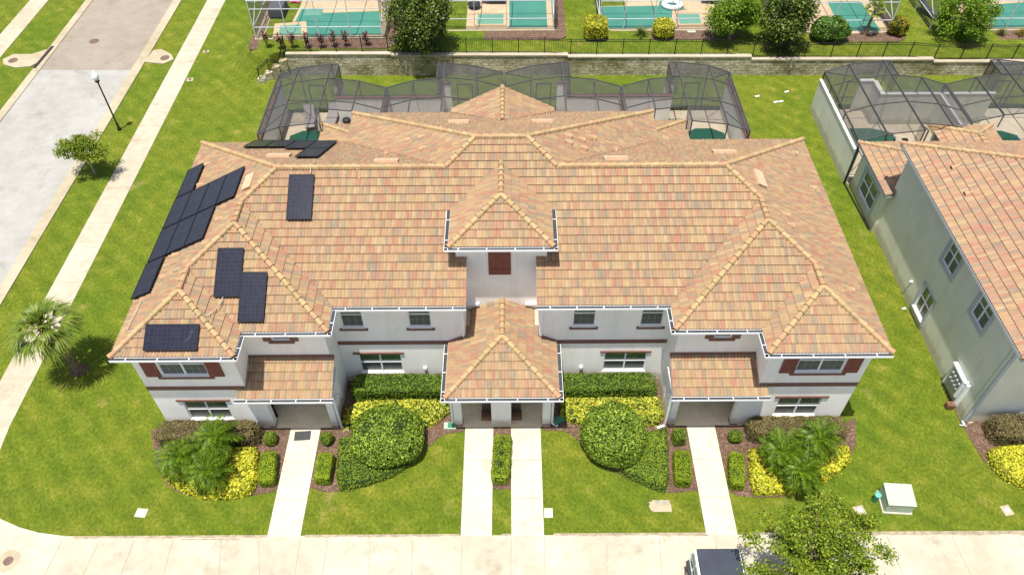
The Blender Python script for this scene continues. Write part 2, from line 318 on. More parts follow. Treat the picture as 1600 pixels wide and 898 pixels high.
# ------------------------------------------------------------------ object helpers
def tag(o, label=None, cat=None, group=None, kind=None):
    if label: o['label'] = label
    if cat: o['category'] = cat
    if group: o['group'] = group
    if kind: o['kind'] = kind
    return o
def thing(name, label, cat, loc=(0, 0, 0), group=None):
    o = bpy.data.objects.new(name, None); col.objects.link(o); o.location = loc; o.empty_display_size = .3
    return tag(o, label, cat, group)
def root_of(o):
    while o.parent: o = o.parent
    return o
class MB:
    def __init__(s): s.v = []; s.f = []; s.m = []; s.mi = 0
    def quad(s, *p):
        i = len(s.v); s.v += [tuple(q) for q in p]; s.f.append(tuple(range(i, i+len(p)))); s.m.append(s.mi); return s
    def box(s, x0, x1, y0, y1, z0, z1):
        i = len(s.v)
        s.v += [(x0, y0, z0), (x1, y0, z0), (x1, y1, z0), (x0, y1, z0), (x0, y0, z1), (x1, y0, z1), (x1, y1, z1), (x0, y1, z1)]
        for q in ((3, 2, 1, 0), (4, 5, 6, 7), (0, 1, 5, 4), (1, 2, 6, 5), (2, 3, 7, 6), (3, 0, 4, 7)):
            s.f.append(tuple(i+k for k in q)); s.m.append(s.mi)
        return s
    def prism(s, pts, z0, z1, zf=None):
        n = len(pts); i = len(s.v)
        a = sum(pts[k][0]*pts[(k+1) % n][1]-pts[(k+1) % n][0]*pts[k][1] for k in range(n))
        if a < 0: pts = pts[::-1]
        s.v += [(p[0], p[1], z0 + (zf(p[0]) if zf else 0)) for p in pts] + [(p[0], p[1], z1 + (zf(p[0]) if zf else 0)) for p in pts]
        s.f.append(tuple(i+k for k in range(n))[::-1]); s.f.append(tuple(i+n+k for k in range(n))); s.m += [s.mi]*2
        for k in range(n):
            s.f.append((i+k, i+(k+1) % n, i+n+(k+1) % n, i+n+k)); s.m.append(s.mi)
        return s
    def beam(s, A, B, w=.05, h=None, upv=(0, 0, 1)):
        A = Vector(A); B = Vector(B); h = h or w; d = (B-A)
        if d.length < 1e-6: return s
        d.normalize(); u = Vector(upv)
        if abs(d.dot(u)) > .95: u = Vector((0, 1, 0))
        x = d.cross(u).normalized()*(w/2); y = x.cross(d).normalized()*(h/2)
        i = len(s.v)
        for P in (A, B):
            for sx, sy in ((-1, -1), (1, -1), (1, 1), (-1, 1)): s.v.append(tuple(P+x*sx+y*sy))
        for q in ((0, 1, 2, 3), (7, 6, 5, 4), (0, 4, 5, 1), (1, 5, 6, 2), (2, 6, 7, 3), (3, 7, 4, 0)):
            s.f.append(tuple(i+k for k in q)); s.m.append(s.mi)
        return s
    def tube(s, pts, radii, seg=8, cap=True):
        pts = [Vector(p) for p in pts]
        if not isinstance(radii, (list, tuple)): radii = [radii]*len(pts)
        i0 = len(s.v)
        for k, P in enumerate(pts):
            d = (pts[min(k+1, len(pts)-1)]-pts[max(k-1, 0)]).normalized()
            u = Vector((0, 0, 1)) if abs(d.z) < .95 else Vector((1, 0, 0))
            x = d.cross(u).normalized(); y = x.cross(d)
            for j in range(seg):
                a = 2*math.pi*j/seg; s.v.append(tuple(P + (x*math.cos(a)+y*math.sin(a))*radii[k]))
        for k in range(len(pts)-1):
            for j in range(seg):
                a, b = i0+k*seg+j, i0+k*seg+(j+1) % seg
                s.f.append((a, b, b+seg, a+seg)); s.m.append(s.mi)
        if cap:
            s.f.append(tuple(i0+j for j in range(seg))); s.f.append(tuple(i0+(len(pts)-1)*seg+j for j in range(seg))[::-1]); s.m += [s.mi]*2
        return s
    def lathe(s, prof, c=(0, 0, 0), seg=20):
        i0 = len(s.v)
        for r, z in prof:
            for j in range(seg):
                a = 2*math.pi*j/seg; s.v.append((c[0]+r*math.cos(a), c[1]+r*math.sin(a), c[2]+z))
        for k in range(len(prof)-1):
            for j in range(seg):
                a, b = i0+k*seg+j, i0+k*seg+(j+1) % seg
                s.f.append((a, b, b+seg, a+seg)); s.m.append(s.mi)
        s.f.append(tuple(i0+j for j in range(seg))[::-1]); s.f.append(tuple(i0+(len(prof)-1)*seg+j for j in range(seg))); s.m += [s.mi]*2
        return s
    def build(s, name, mat, parent=None, smooth=False, bevel=0, xf=None):
        me = bpy.data.meshes.new(name)
        vs = s.v
        if xf is not None: vs = [tuple(xf @ Vector(v)) for v in vs]
        if parent is not None:
            o = parent; off = Vector((0, 0, 0))
            while o: off += o.location; o = o.parent
            vs = [(v[0]-off.x, v[1]-off.y, v[2]-off.z) for v in vs]
        me.from_pydata(vs, [], s.f); me.update()
        mats = mat if isinstance(mat, (list, tuple)) else [mat]
        for m in mats: me.materials.append(m)
        if len(mats) > 1: me.polygons.foreach_set('material_index', s.m)
        if smooth: me.polygons.foreach_set('use_smooth', [True]*len(me.polygons))
        o = bpy.data.objects.new(name, me); col.objects.link(o)
        if parent is not None: o.parent = parent
        if bevel:
            md = o.modifiers.new('bevel', 'BEVEL'); md.width = bevel; md.segments = 2; md.limit_method = 'ANGLE'
        return o
def copy_tree(o, parent=None):
    c = o.copy(); col.objects.link(c)
    if parent: c.parent = parent
    for ch in list(o.children): copy_tree(ch, c)
    return c
def struct(name, mb, mat):
    return tag(mb.build(name, mat), kind='structure')

# ------------------------------------------------------------------ light
w = bpy.data.worlds.new('World'); scene.world = w; w.use_nodes = True
nt = w.node_tree; bg = nt.nodes['Background']
sky = nt.nodes.new('ShaderNodeTexSky'); sky.sky_type = 'NISHITA'; sky.sun_disc = False
TX, TY = .105, .175                         # sun travels +x, +y per metre of fall
sdir = Vector((-TX, -TY, 1)).normalized()
sky.sun_elevation = math.asin(sdir.z); sky.sun_rotation = math.atan2(sdir.x, sdir.y)
sky.air_density = .75; sky.dust_density = 2.0; sky.ozone_density = .5
L(nt, sky.outputs[0], bg.inputs[0]); bg.inputs[1].default_value = .13
sun = bpy.data.objects.new('sun', bpy.data.lights.new('sun', 'SUN')); col.objects.link(sun)
sun.data.energy = 5.0; sun.data.angle = R(.5); sun.data.color = (1, .955, .87)
sun.rotation_euler = (-sdir).to_track_quat('-Z', 'Y').to_euler()
scene.view_settings.view_transform = 'Standard'; scene.view_settings.look = 'None'
scene.view_settings.exposure = .47; scene.view_settings.gamma = 1

# ------------------------------------------------------------------ ground
def sm(a, b, x):
    t = max(0, min(1, (x-a)/(b-a))); return t*t*(3-2*t)
def wall_y(x): return 47.73 - .011*(x+9)
def ground_z(x, y):
    if y < 44: return 0
    yy = y - wall_y(x)
    k = sm(-20.5, -17.6, x)
    s = sm(.15, .25, yy) if x > -16.4 else sm(-1.0 - 1.5*(1-k), .5 + 3*(1-k), yy)
    return ZU(x)*s*k
xs = sorted(set([-140, -90, -60, -45] + [round(-30+.6*i, 2) for i in range(24)] + list(range(-15, 46, 3)) + [60, 90, 140]))
ys = sorted(set([-60, -25, 0, 10, 20, 30, 40] + [round(43+.5*i, 2) for i in range(8)] + [47.05, 47.2, 47.35, 47.45, 47.55, 47.65, 47.75, 47.85, 47.95, 48.05, 48.15, 48.3, 48.6] + [round(49+.5*i, 2) for i in range(10)] + [56, 60, 70, 90, 140, 240]))
b_ = MB()
for y in ys:
    for x in xs: b_.v.append((x, y, ground_z(x, y)))
nx = len(xs)
for j in range(len(ys)-1):
    for i in range(nx-1):
        a = j*nx+i; b_.f.append((a, a+1, a+1+nx, a+nx)); b_.m.append(0)
struct('lawn', b_, M['grass'])

def sheet(name, pts, z, mat, th=.12):
    b = MB(); b.prism([(p[0], p[1]) for p in pts], z-th, z); return struct(name, b, mat)
# front concrete drive with its rounded corner at the side street
corner = [(-18.3, 13.80), (-19.5, 13.96), (-20.4, 14.2), (-21.35, 14.58), (-22.2, 15.6), (-22.75, 17.2), (-22.9, 19.0)]
sheet('drive', [(60, -30), (60, 13.62), (20.5, 13.66), (-8.4, 13.76)] + corner + [(-24.45, 19.0), (-24.6, 17.5), (-27.3, 15.5), (-60, 15.5), (-60, -30)], .012, M['alley'])
sheet('sidewalk', [(-24.45, 19.0), (-22.9, 19.0), (-22.9, 90), (-24.3, 90)], .02, M['sidewalk'])
sheet('far_sidewalk', [(-39.0, 15.5), (-37.55, 15.5), (-36.95, 90), (-38.45, 90)], .02, M['sidewalk'])
sheet('street_near', [(-27.1, 15.5), (-27.1, 48.6), (-33.65, 48.68), (-34.1, 15.5)], .012, M['street_grey'])
sheet('street_far', [(-27.1, 48.6), (-26.9, 90), (-33.4, 90), (-33.65, 48.68)], .012, M['street_tan'])
def strip(pts, w, z0, z1):
    b = MB()
    for A, B in zip(pts[:-1], pts[1:]): b.beam((*A, (z0+z1)/2), (*B, (z0+z1)/2), w, z1-z0)
    return b
kb = MB(); kb.prism([(-27.2, 15.5), (-26.62, 15.5), (-26.45, 48.6), (-26.35, 90), (-26.92, 90), (-27.1, 48.6)], -.1, .06)
struct('kerb', kb, M['kerb'])
kb = MB(); kb.prism([(-34.6, 15.5), (-34.05, 15.5), (-33.65, 48.6), (-33.38, 90), (-33.95, 90), (-34.2, 48.6)], -.1, .06)
struct('far_kerb', kb, M['kerb'])
for x0, x1 in ((-10.07, -8.72), (-2.18, -.91), (-.11, 1.22), (7.83, 9.10)):
    sheet('walkway', [(x0, 13.70), (x1, 13.68), (x1, 18.86), (x0, 18.86)], .03, M['walk'])
# joints: thin dark lines sawn in the slabs
jb = MB()
def jline(A, B, z=.0165, w=.022): jb.prism([(A[0]-w/2, A[1]), (A[0]+w/2, A[1]), (B[0]+w/2, B[1]), (B[0]-w/2, B[1])], z-.01, z)
for u0, u1 in ((100, 68), (158, 128), (212, 188), (272, 256), (347, 345), (405, 409), (470, 461), (512, 505), (578, 578), (645, 644), (722, 721), (799, 798), (851, 851), (948, 947), (1030, 1033), (1118, 1122), (1153, 1162), (1270, 1290), (1386, 1412), (1487, 1518), (1590, 1626)):
    A = gp(u0, 838); B = gp(u1, 898); jline((A.x, min(A.y, 13.6)), (B.x+(B.x-A.x)*2, B.y-4.0))
def hline(x0, x1, y, z, w=.02): jb.prism([(x0, y-w/2), (x1, y-w/2), (x1, y+w/2), (x0, y+w/2)], z-.01, z)
for x0, x1 in ((-10.05, -8.74), (-2.16, -.93), (-.09, 1.2), (7.85, 9.08)):
    for y in (15.35, 17.15): hline(x0, x1, y, .0345)
y = 20.2
while y < 75:
    hline(-24.38, -22.92, y, .0245); y += 1.55
hline(gp(283, 842).x, gp(375, 842).x, gp(330, 842).y, .0165, .05)
jb.build('paving_joints', M['joint'])['kind'] = 'structure'
# ragged, grassy stain line where lawn meets the drive is soil in the joint
sb = MB(); 
for i in range(150):
    x = -18 + i*.35
    if any(a-.1 < x < b+.1 for a, b in ((-10.07, -8.72), (-2.18, -.91), (-.11, 1.22), (7.83, 9.1))): continue
    ww = random.uniform(-.02, .05)
    sb.prism([(x, 13.80), (x+.36, 13.80), (x+.36, 13.72-ww*random.random()-.0035*max(0, x)), (x+.18, 13.70-ww-.0035*max(0, x)), (x, 13.72-ww*.5-.0035*max(0, x))], .004, .017)
sb.build('soil_edge', M['joint'])['kind'] = 'structure'

# mulch beds
def bed(name, pts, z=.028, mat='mulch'): return sheet(name, pts, z, M[mat], .1)
def P2(*uv): return [tuple(gp(u, v)[:2]) for u, v in uv]
bed('mulch_bed', P2((236, 672), (240, 700), (247, 735), (262, 758), (285, 772), (318, 779), (355, 779), (392, 774), (425, 769), (431, 764)) + [(-10.09, 15.9), (-10.09, 18.95), (-15.6, 18.95)])
bed('mulch_bed', [(-8.70, 18.95), (-8.70, 16.0)] + P2((478, 760), (510, 769), (545, 766), (590, 752), (630, 732), (662, 706), (685, 684), (700, 677), (724, 674)) + [(-2.2, 18.95), (-2.2, 21.5), (-7.9, 21.5), (-7.9, 18.95)])
bed('mulch_bed', [(1.24, 18.95)] + P2((848, 672), (880, 673), (900, 684), (915, 705), (945, 728), (985, 750), (1020, 765), (1050, 770), (1092, 766)) + [(7.81, 16.0), (7.81, 18.95), (6.9, 18.95), (6.9, 21.5), (1.3, 21.5)])
bed('mulch_bed', [(9.12, 18.95)] + P2((1139, 766), (1150, 774), (1185, 777), (1225, 776), (1262, 768), (1298, 748), (1325, 722), (1338, 690), (1336, 652)) + [(15.0, 18.95)])
bed('mulch_bed', P2((768, 764), (800, 764)) + [(-.12, 16.9), (-.12, 18.86), (-.9, 18.86), (-.9, 16.9)])
bed('mulch_bed', P2((1480, 610), (1496, 652), (1512, 678), (1535, 718), (1560, 742), (1600, 765), (1700, 770)) + [(27, 19.0), (20.3, 19.0)])

# ------------------------------------------------------------------ roof tiles
PER = .142; COURSE = .385
def tile_mesh(name, polys, O, u, v, slope, mat, parent, seed=0, z_lift=0.0):
    """tiled roof plane. polys: convex plan polygons (x,y). O: a point (x,y,z) on the eave line; u: along the eave; v: up-slope in plan"""
    O = Vector(O); u = Vector((*u, 0)); v = Vector((*v, 0)); cl = COURSE/math.sqrt(1+slope*slope)
    nrm = (Vector((0, 0, 1)) - v*slope).normalized()
    out = bmesh.new(); uvl = out.loops.layers.uv.new('UVMap')
    seg = 4; step = PER/seg
    prof = [-.034, .010, .026, .010]
    for poly in polys:
        q = [((Vector((*p, 0))-Vector((O.x, O.y, 0))).dot(u), (Vector((*p, 0))-Vector((O.x, O.y, 0))).dot(v)) for p in poly]
        a0 = min(p[0] for p in q); a1 = max(p[0] for p in q); b0 = min(p[1] for p in q); b1 = max(p[1] for p in q)
        i0 = math.floor(a0/step); i1 = math.ceil(a1/step); j0 = math.floor(b0/cl+1e-6); j1 = math.ceil(b1/cl-1e-6)
        bm = bmesh.new(); ul = bm.loops.layers.uv.new('UVMap')
        def P(a, b, h): return Vector((O.x, O.y, O.z+z_lift)) + u*a + v*b + Vector((0, 0, slope*b)) + nrm*h
        for j in range(j0, j1):
            rows = []
            for (bb, hh) in ((j*cl+.05, -.02), (j*cl, .054), (j*cl, .054), ((j+1)*cl, .010)):
                rows.append([bm.verts.new(P(i*step, bb, hh + prof[i % seg] * (1 if hh > -.01 else .4))) for i in range(i0, i1+1)])
            for r, va, vb in ((0, .04, .1), (2, .1, .97)):
                for k in range(i1-i0):
                    f = bm.faces.new((rows[r][k], rows[r][k+1], rows[r+1][k+1], rows[r+1][k]))
                    ua = (i0+k)*step/PER + .002 + seed*37; ub = (i0+k+1)*step/PER - .002 + seed*37
                    for lp, (x, y) in zip(f.loops, ((ua, j+va), (ub, j+va), (ub, j+vb), (ua, j+vb))): lp[ul].uv = (x, y+seed*13)
                    f.smooth = (r == 2)
        # clip to the polygon
        n = len(poly); ar = sum(poly[k][0]*poly[(k+1) % n][1]-poly[(k+1) % n][0]*poly[k][1] for k in range(n))
        pp = poly if ar > 0 else poly[::-1]
        for k in range(n):
            A = Vector((*pp[k], 0)); B = Vector((*pp[(k+1) % n], 0)); d = B-A
            if d.length < 1e-5: continue
            no = Vector((d.y, -d.x, 0)).normalized()
            eave = abs(d.normalized().dot(v)) < .01 and abs((A-Vector((O.x, O.y, 0))).dot(v)) < .02
            bmesh.ops.bisect_plane(bm, geom=bm.verts[:]+bm.edges[:]+bm.faces[:], plane_co=A+no*(.03 if eave else 0), plane_no=no, clear_outer=True, dist=1e-5)
        me = bpy.data.meshes.new('t'); bm.to_mesh(me); bm.free(); out.from_mesh(me); bpy.data.meshes.remove(me)
    me = bpy.data.meshes.new(name)
    off = Vector((0, 0, 0)); o = parent
    while o: off += o.location; o = o.parent
    bmesh.ops.translate(out, verts=out.verts[:], vec=-off)
    out.to_mesh(me); out.free(); me.materials.append(mat)
    ob = bpy.data.objects.new(name, me); col.objects.link(ob); ob.parent = parent
    return ob
def caps(name, A, B, parent, r=.105, mat='cap'):
    A = Vector(A); B = Vector(B); d = B-A; Ln = d.length; d.normalize(); n = max(1, round(Ln/.37)); st = Ln/n
    upv = Vector((0, 0, 1)); x = d.cross(upv).normalized(); y = x.cross(d).normalized()
    if B.z < A.z: A, B = B, A; d = -d
    b = MB()
    for k in range(n):
        i0 = len(b.v); ring = 7
        for (t, rr, lift) in ((-.02, r*1.14, .07), (st+.03, r*.88, .025)):
            C = A + d*(k*st+t) + y*(lift-.01)
            for j in range(ring):
                a = math.pi*(j/(ring-1)) ; b.v.append(tuple(C + x*math.cos(a)*rr*1.08 + y*math.sin(a)*rr*.95 - y*(.05 if j in (0, ring-1) else 0)))
        for j in range(ring-1): b.f.append((i0+j, i0+j+1, i0+ring+j+1, i0+ring+j)); b.m.append(0)
        b.f.append(tuple(i0+j for j in range(ring))[::-1]); b.f.append(tuple(i0+ring+j for j in range(ring))); b.m += [0, 0]
    return b.build(name, M[mat], parent, smooth=False)

def gutter(A, B, out, parent, z, hang=1.05):
    """white U gutter from A to B (plan), outward plan normal out, top at z"""
    A = Vector((*A, z)); B = Vector((*B, z)); o = Vector((*out, 0)); d = (B-A).normalized(); w_ = .15; h = .095
    b = MB(); b.mi = 0
    def bar(a0, a1, z0, z1):
        p = [A+o*a0, B+o*a0, B+o*a1, A+o*a1]; b.prism([(q.x, q.y) for q in p], z+z0, z+z1)
    bar(w_-.004, w_+.012, -h, .006); bar(0, w_-.004, -h, -h+.015); bar(-.02, .004, -h, -.01)
    Ln = (B-A).length; n = max(1, int(Ln/hang))
    for k in range(n):
        c = A + d*(Ln*(k+.5)/n); p = [c-d*.015, c+d*.015, c+d*.015+o*(w_-.01), c-d*.015+o*(w_-.01)]
        b.prism([(q.x, q.y) for q in p], z-.03, z-.004)
    g = b.build('gutter', M['white_metal'], parent)
    b2 = MB(); p = [A, B, B+o*(w_-.006), A+o*(w_-.006)]; b2.prism([(q.x, q.y) for q in p], z-.04, z-.012)
    b2.build('gutter_guard', M['guard'], g)
    return g

# ------------------------------------------------------------------ walls and windows
def wall(A, B, z0, z1, holes, mat, parent, th=.22, name='wall', ztop=None):
    """wall from plan point A to B, outer face on the line, outside on the right of A->B. holes: (s0,s1,z0,z1) along the line"""
    A = Vector((*A, 0)); B = Vector((*B, 0)); d = (B-A).normalized(); o = Vector((d.y, -d.x, 0)); Ln = (B-A).length
    S = sorted(set([0, Ln] + [h for q in holes for h in q[:2]])); Z = sorted(set([z0, z1] + [h for q in holes for h in q[2:4]]))
    b = MB()
    def pt(s, z, dep=0): return tuple(A + d*s - o*dep + Vector((0, 0, z)))
    for i in range(len(S)-1):
        for j in range(len(Z)-1):
            sc, zc = (S[i]+S[i+1])/2, (Z[j]+Z[j+1])/2
            if any(h[0] < sc < h[1] and h[2] < zc < h[3] for h in holes): continue
            b.quad(pt(S[i], Z[j]), pt(S[i+1], Z[j]), pt(S[i+1], Z[j+1]), pt(S[i], Z[j+1]))
            b.quad(pt(S[i+1], Z[j], th), pt(S[i], Z[j], th), pt(S[i], Z[j+1], th), pt(S[i+1], Z[j+1], th))
    for s0, s1, a, c in holes:
        b.quad(pt(s0, a), pt(s1, a), pt(s1, a, th), pt(s0, a, th)); b.quad(pt(s0, c, th), pt(s1, c, th), pt(s1, c), pt(s0, c))
        b.quad(pt(s0, a, th), pt(s0, c, th), pt(s0, c), pt(s0, a)); b.quad(pt(s1, a), pt(s1, c), pt(s1, c, th), pt(s1, a, th))
    b.quad(pt(0, z0, th), pt(0, z0), pt(0, z1), pt(0, z1, th)); b.quad(pt(Ln, z0), pt(Ln, z0, th), pt(Ln, z1, th), pt(Ln, z1))
    b.quad(pt(0, z1), pt(Ln, z1), pt(Ln, z1, th), pt(0, z1, th))
    b.quad(pt(0, z0, th), pt(Ln, z0, th), pt(Ln, z0), pt(0, z0))
    return b.build(name, mat, parent)
def oriented(A, d, o):
    """matrix with x along the wall, y inward, z up"""
    d = Vector((*d, 0)); o = Vector((*o, 0))
    return Matrix(((d.x, -o.x, 0, A[0]), (d.y, -o.y, 0, A[1]), (0, 0, 1, 0), (0, 0, 0, 1)))
def window(parent, A, d, o, s0, s1, z0, z1, lights=2, grid=None, dep=.05, frame='white', name='window'):
    """window in the hole s0..s1, z0..z1 of the wall line through A along d, outward o"""
    X = oriented(A, d, o); b = MB(); gb = MB(); t = .042
    y0, y1 = dep, dep+.06
    b.box(s0, s0+t, y0, y1, z0, z1); b.box(s1-t, s1, y0, y1, z0, z1); b.box(s0+t, s1-t, y0, y1, z0, z0+t); b.box(s0+t, s1-t, y0, y1, z1-t, z1)
    zm = z0 + (z1-z0)*.52; wdt = (s1-s0)/lights
    for k in range(1, lights): b.box(s0+k*wdt-.035, s0+k*wdt+.035, y0-.005, y1, z0+t, z1-t)
    for k in range(lights):
        a = s0+k*wdt+(.035 if k else t); c = s0+(k+1)*wdt-(.035 if k < lights-1 else t)
        b.box(a, c, y0-.012, y1-.012, zm-.022, zm+.022)
        if grid:
            nc, nr = grid
            for g in range(1, nc):
                xg = a+(c-a)*g/nc
                for za, zb in ((z0+t, zm-.028), (zm+.028, z1-t)): gb.box(xg-.006, xg+.006, y0+.030, y0+.042, za, zb)
            for g in range(1, nr):
                for za, zb in ((z0+t, zm-.028), (zm+.028, z1-t)):
                    zg = za+(zb-za)*g/nr; gb.box(a, c, y0+.0305, y0+.0415, zg-.006, zg+.006)
    f = b.build(name, M[frame], parent, xf=X)
    if grid: gb.build('muntins', M['muntin'], f, xf=X)
    for k in range(lights):
        a = s0+k*wdt+(.035 if k else t)-.003; c = s0+(k+1)*wdt-(.035 if k < lights-1 else t)+.004
        for nm, za, zb, mt in (('lower_pane', z0+t, zm, 'netted'), ('upper_pane', zm, z1-t, 'glass')):
            p = MB(); p.box(a, c, y0+.044, y0+.052, za, zb); p.build(nm, M[mt], f, xf=X)
    return f
def trim(parent, A, d, o, s0, s1, z0, z1, name='sill', mat='brown', proud=.07, back=0.0):
    X = oriented(A, d, o); b = MB(); b.box(s0, s1, -proud, back-.0, z0, z1)
    return b.build(name, M[mat], parent, xf=X, bevel=.012)
def shutter(parent, A, d, o, s0, s1, z0, z1):
    X = oriented(A, d, o); b = MB()
    b.box(s0, s1, -.035, -.002, z0, z1)
    n = max(3, int(round((s1-s0)/.12))); ww = (s1-s0)/n
    for k in range(n): b.box(s0+k*ww+.008, s0+(k+1)*ww-.008, -.055, -.034, z0+.01, z1-.01)
    for f_ in (.18, .82):
        zz = z0+(z1-z0)*f_; b.box(s0+.01, s1-.01, -.072, -.056, zz-.05, zz+.05)
    return b.build('shutter', M['shutter'], parent, xf=X)
M['shutter'] = plain('red_brown_shutter', (.19, .060, .045), .65, var=.2, scale=5)

# ------------------------------------------------------------------ the townhouse
X0 = -.47; Wd, a_, bb_ = 15.42, 10.56, 7.05
Y1, Y2, Y3, YB = 18.515, 19.749, 21.077, 32.26
ZE = 5.796; SL = .5133; EE = 1.155; DD = 6.855; YC = Y3+2*DD       # YC: rear eave of the raised centre
W1 = (Wd-a_)/2; W2 = (Wd-bb_)/2; DH = (YB-Y3)/2; OV = .385
ORG = Vector((X0, 18.9, 0))
house = thing('townhouse', 'white townhouse row of four units under one orange clay tile roof with central hip tower', 'building', ORG)
def hz(run): return ZE + SL*run
TIN = 1.47     # half width of the gap in the main eave below the tower
YT = 22.97
roof = []
for s in (-1, 1):
    X = lambda t: X0 + s*t
    up_in = (-s, 0)
    sd = 3 if s < 0 else 8
    # side plane in three convex pieces
    A = [(X(Wd), Y1), (X(Wd-W1), Y1+W1), (X(Wd-W1), YB-W1), (X(Wd), YB)]
    B = [(X(Wd-W1), Y2+W1), (X(Wd-W2), Y2+W2), (X(Wd-W2), YB-W2), (X(Wd-W1), YB-W1)]
    C = [(X(Wd-W2), Y3+W2), (X(Wd-DH), Y3+DH), (X(Wd-W2), YB-W2)]
    r_side = tile_mesh('roof', [A, B, C], (X(Wd), Y1, ZE), (0, 1), up_in, SL, M['tile'], house, sd)
    r1 = tile_mesh('roof', [[(X(Wd), Y1), (X(a_), Y1), (X(Wd-W1), Y1+W1)]], (X0, Y1, ZE), (1, 0), (0, 1), SL, M['tile'], house, sd+1)
    tile_mesh('roof', [[(X(a_), Y1), (X(Wd-W1), Y1+W1), (X(Wd-W1), Y2+W1), (X(a_), Y2)]], (X(a_), Y1, ZE), (0, 1), (s, 0), SL, M['tile'], house, sd+2)
    r2 = tile_mesh('roof', [[(X(a_), Y2), (X(bb_), Y2), (X(Wd-W2), Y2+W2), (X(Wd-W1), Y2+W1)]], (X0, Y2, ZE), (1, 0), (0, 1), SL, M['tile'], house, sd+3)
    tile_mesh('roof', [[(X(bb_), Y2), (X(Wd-W2), Y2+W2), (X(Wd-W2), Y3+W2), (X(bb_), Y3)]], (X(bb_), Y2, ZE), (0, 1), (s, 0), SL, M['tile'], house, sd+4)
    r_b = tile_mesh('roof', [[(X(Wd), YB), (X(Wd-DH), YB-DH), (X(EE+DD-DH), YB-DH), (X(EE+DD), YB)]], (X0, YB, ZE), (1, 0), (0, -1), SL, M['tile'], house, sd+5)
    r_c = tile_mesh('roof', [[(X(EE+DD), YB), (X(EE+DD-DH), Y3+DH), (X(EE), Y3+DD), (X(EE+DD), YC)]], (X(EE+DD), YB, ZE), (0, 1), up_in, SL, M['tile'], house, sd+6)
    # rear gable over the centre
    tile_mesh('roof', [[(X(2.75), YC), (X(2.75), YC+.35), (X(0), YC+.35), (X(0), YC-2.7)]], (X(2.75), YC, ZE), (0, 1), up_in, .5, M['tile'], house, sd+7, .03)
    for P, Q in (((Wd, Y1, 0), (Wd-W1, Y1+W1, W1)), ((a_, Y1, 0), (Wd-W1, Y1+W1, W1)), ((Wd-W1, Y1+W1, W1), (Wd-W1, Y2+W1, W1)),
                 ((Wd-W1, Y2+W1, W1), (Wd-W2, Y2+W2, W2)), ((bb_, Y2, 0), (Wd-W2, Y2+W2, W2)), ((Wd-W2, Y2+W2, W2), (Wd-W2, Y3+W2, W2)),
                 ((Wd-W2, Y3+W2, W2), (Wd-DH, Y3+DH, DH)), ((Wd-DH, Y3+DH, DH), (EE+DD-DH, Y3+DH, DH)), ((EE+DD-DH, Y3+DH, DH), (EE, Y3+DD, DD)),
                 ((Wd, YB, 0), (Wd-DH, YB-DH, DH)), ((EE+DD, YC, 0), (EE, Y3+DD, DD))):
        caps('ridge_cap', (X(P[0]), P[1], hz(P[2])), (X(Q[0]), Q[1], hz(Q[2])), house)
    roof.append((r_side, r1, r2, r_b, r_c))
    zg = ZE-.005
    for P, Q, o in (((Wd+.0, Y1), (a_-.15, Y1), (0, -1)), ((a_, Y1), (a_, Y2), (-s, 0)), ((a_, Y2), (bb_-.15, Y2), (0, -1)), ((bb_, Y2), (bb_, Y3), (-s, 0)), ((bb_, Y3), (TIN, Y3), (0, -1))):
        A_, B_ = (X(P[0]), P[1]-.03*(o[1] != 0)), (X(Q[0]), Q[1]-.03*(o[1] != 0))
        if o[1] == 0: A_, B_ = (A_[0]-s*.03, A_[1]-.19), (B_[0]-s*.03, B_[1]-.19)
        gutter(A_, B_, o, house, zg)
    # soffits and fascia, boxed under the eaves
    sf = MB()
    sf.box(*sorted((X(Wd-.03), X(Wd-.75))), Y1+.62, YB-.02, ZE-.15, ZE-.06)
    sf.box(*sorted((X(Wd-.03), X(a_+.0))), Y1+.01, Y1+.60, ZE-.15, ZE-.05)
    sf.box(*sorted((X(a_+.02), X(a_+.6))), Y1+.62, Y2+.0, ZE-.15, ZE-.05)
    sf.box(*sorted((X(a_+.6), X(bb_))), Y2+.01, Y2+.6, ZE-.15, ZE-.05)
    sf.box(*sorted((X(bb_+.02), X(bb_+.6))), Y2+.62, Y3, ZE-.15, ZE-.05)
    sf.box(*sorted((X(bb_+.6), X(TIN+.01))), Y3+.01, Y3+.6, ZE-.15, ZE-.05)
    sf.box(*sorted((X(Wd-.76), X(EE+DD-.02))), YB-.6, YB-.03, ZE-.15, ZE-.06)
    sf.box(*sorted((X(EE+DD-.02), X(EE+DD-.6))), YB-.02, YC-.02, ZE-.15, ZE-.06)
    sf.build('soffit', M['white'], house)
tile_mesh('roof', [[(X0-bb_, Y3), (X0-TIN, Y3), (X0-TIN, Y3+DH), (X0-Wd+DH, Y3+DH), (X0-Wd+W2, Y3+W2)],
                   [(X0+bb_, Y3), (X0+TIN, Y3), (X0+TIN, Y3+DH), (X0+Wd-DH, Y3+DH), (X0+Wd-W2, Y3+W2)],
                   [(X0-TIN, YT+.02), (X0+TIN, YT+.02), (X0+TIN, Y3+DH), (X0-TIN, Y3+DH)],
                   [(X0-(EE+DD-DH), Y3+DH), (X0+(EE+DD-DH), Y3+DH), (X0+EE, Y3+DD), (X0-EE, Y3+DD)]], (X0, Y3, ZE), (1, 0), (0, 1), SL, M['tile'], house, 1)
tile_mesh('roof', [[(X0-EE-DD, YC), (X0-EE, Y3+DD), (X0+EE, Y3+DD), (X0+EE+DD, YC)]], (X0, YC, ZE), (1, 0), (0, -1), SL, M['tile'], house, 2)
caps('ridge_cap', (X0-EE, Y3+DD, hz(DD)), (X0+EE, Y3+DD, hz(DD)), house)
caps('ridge_cap', (X0, YC-2.65, ZE+1.40), (X0, YC+.38, ZE+1.40), house)

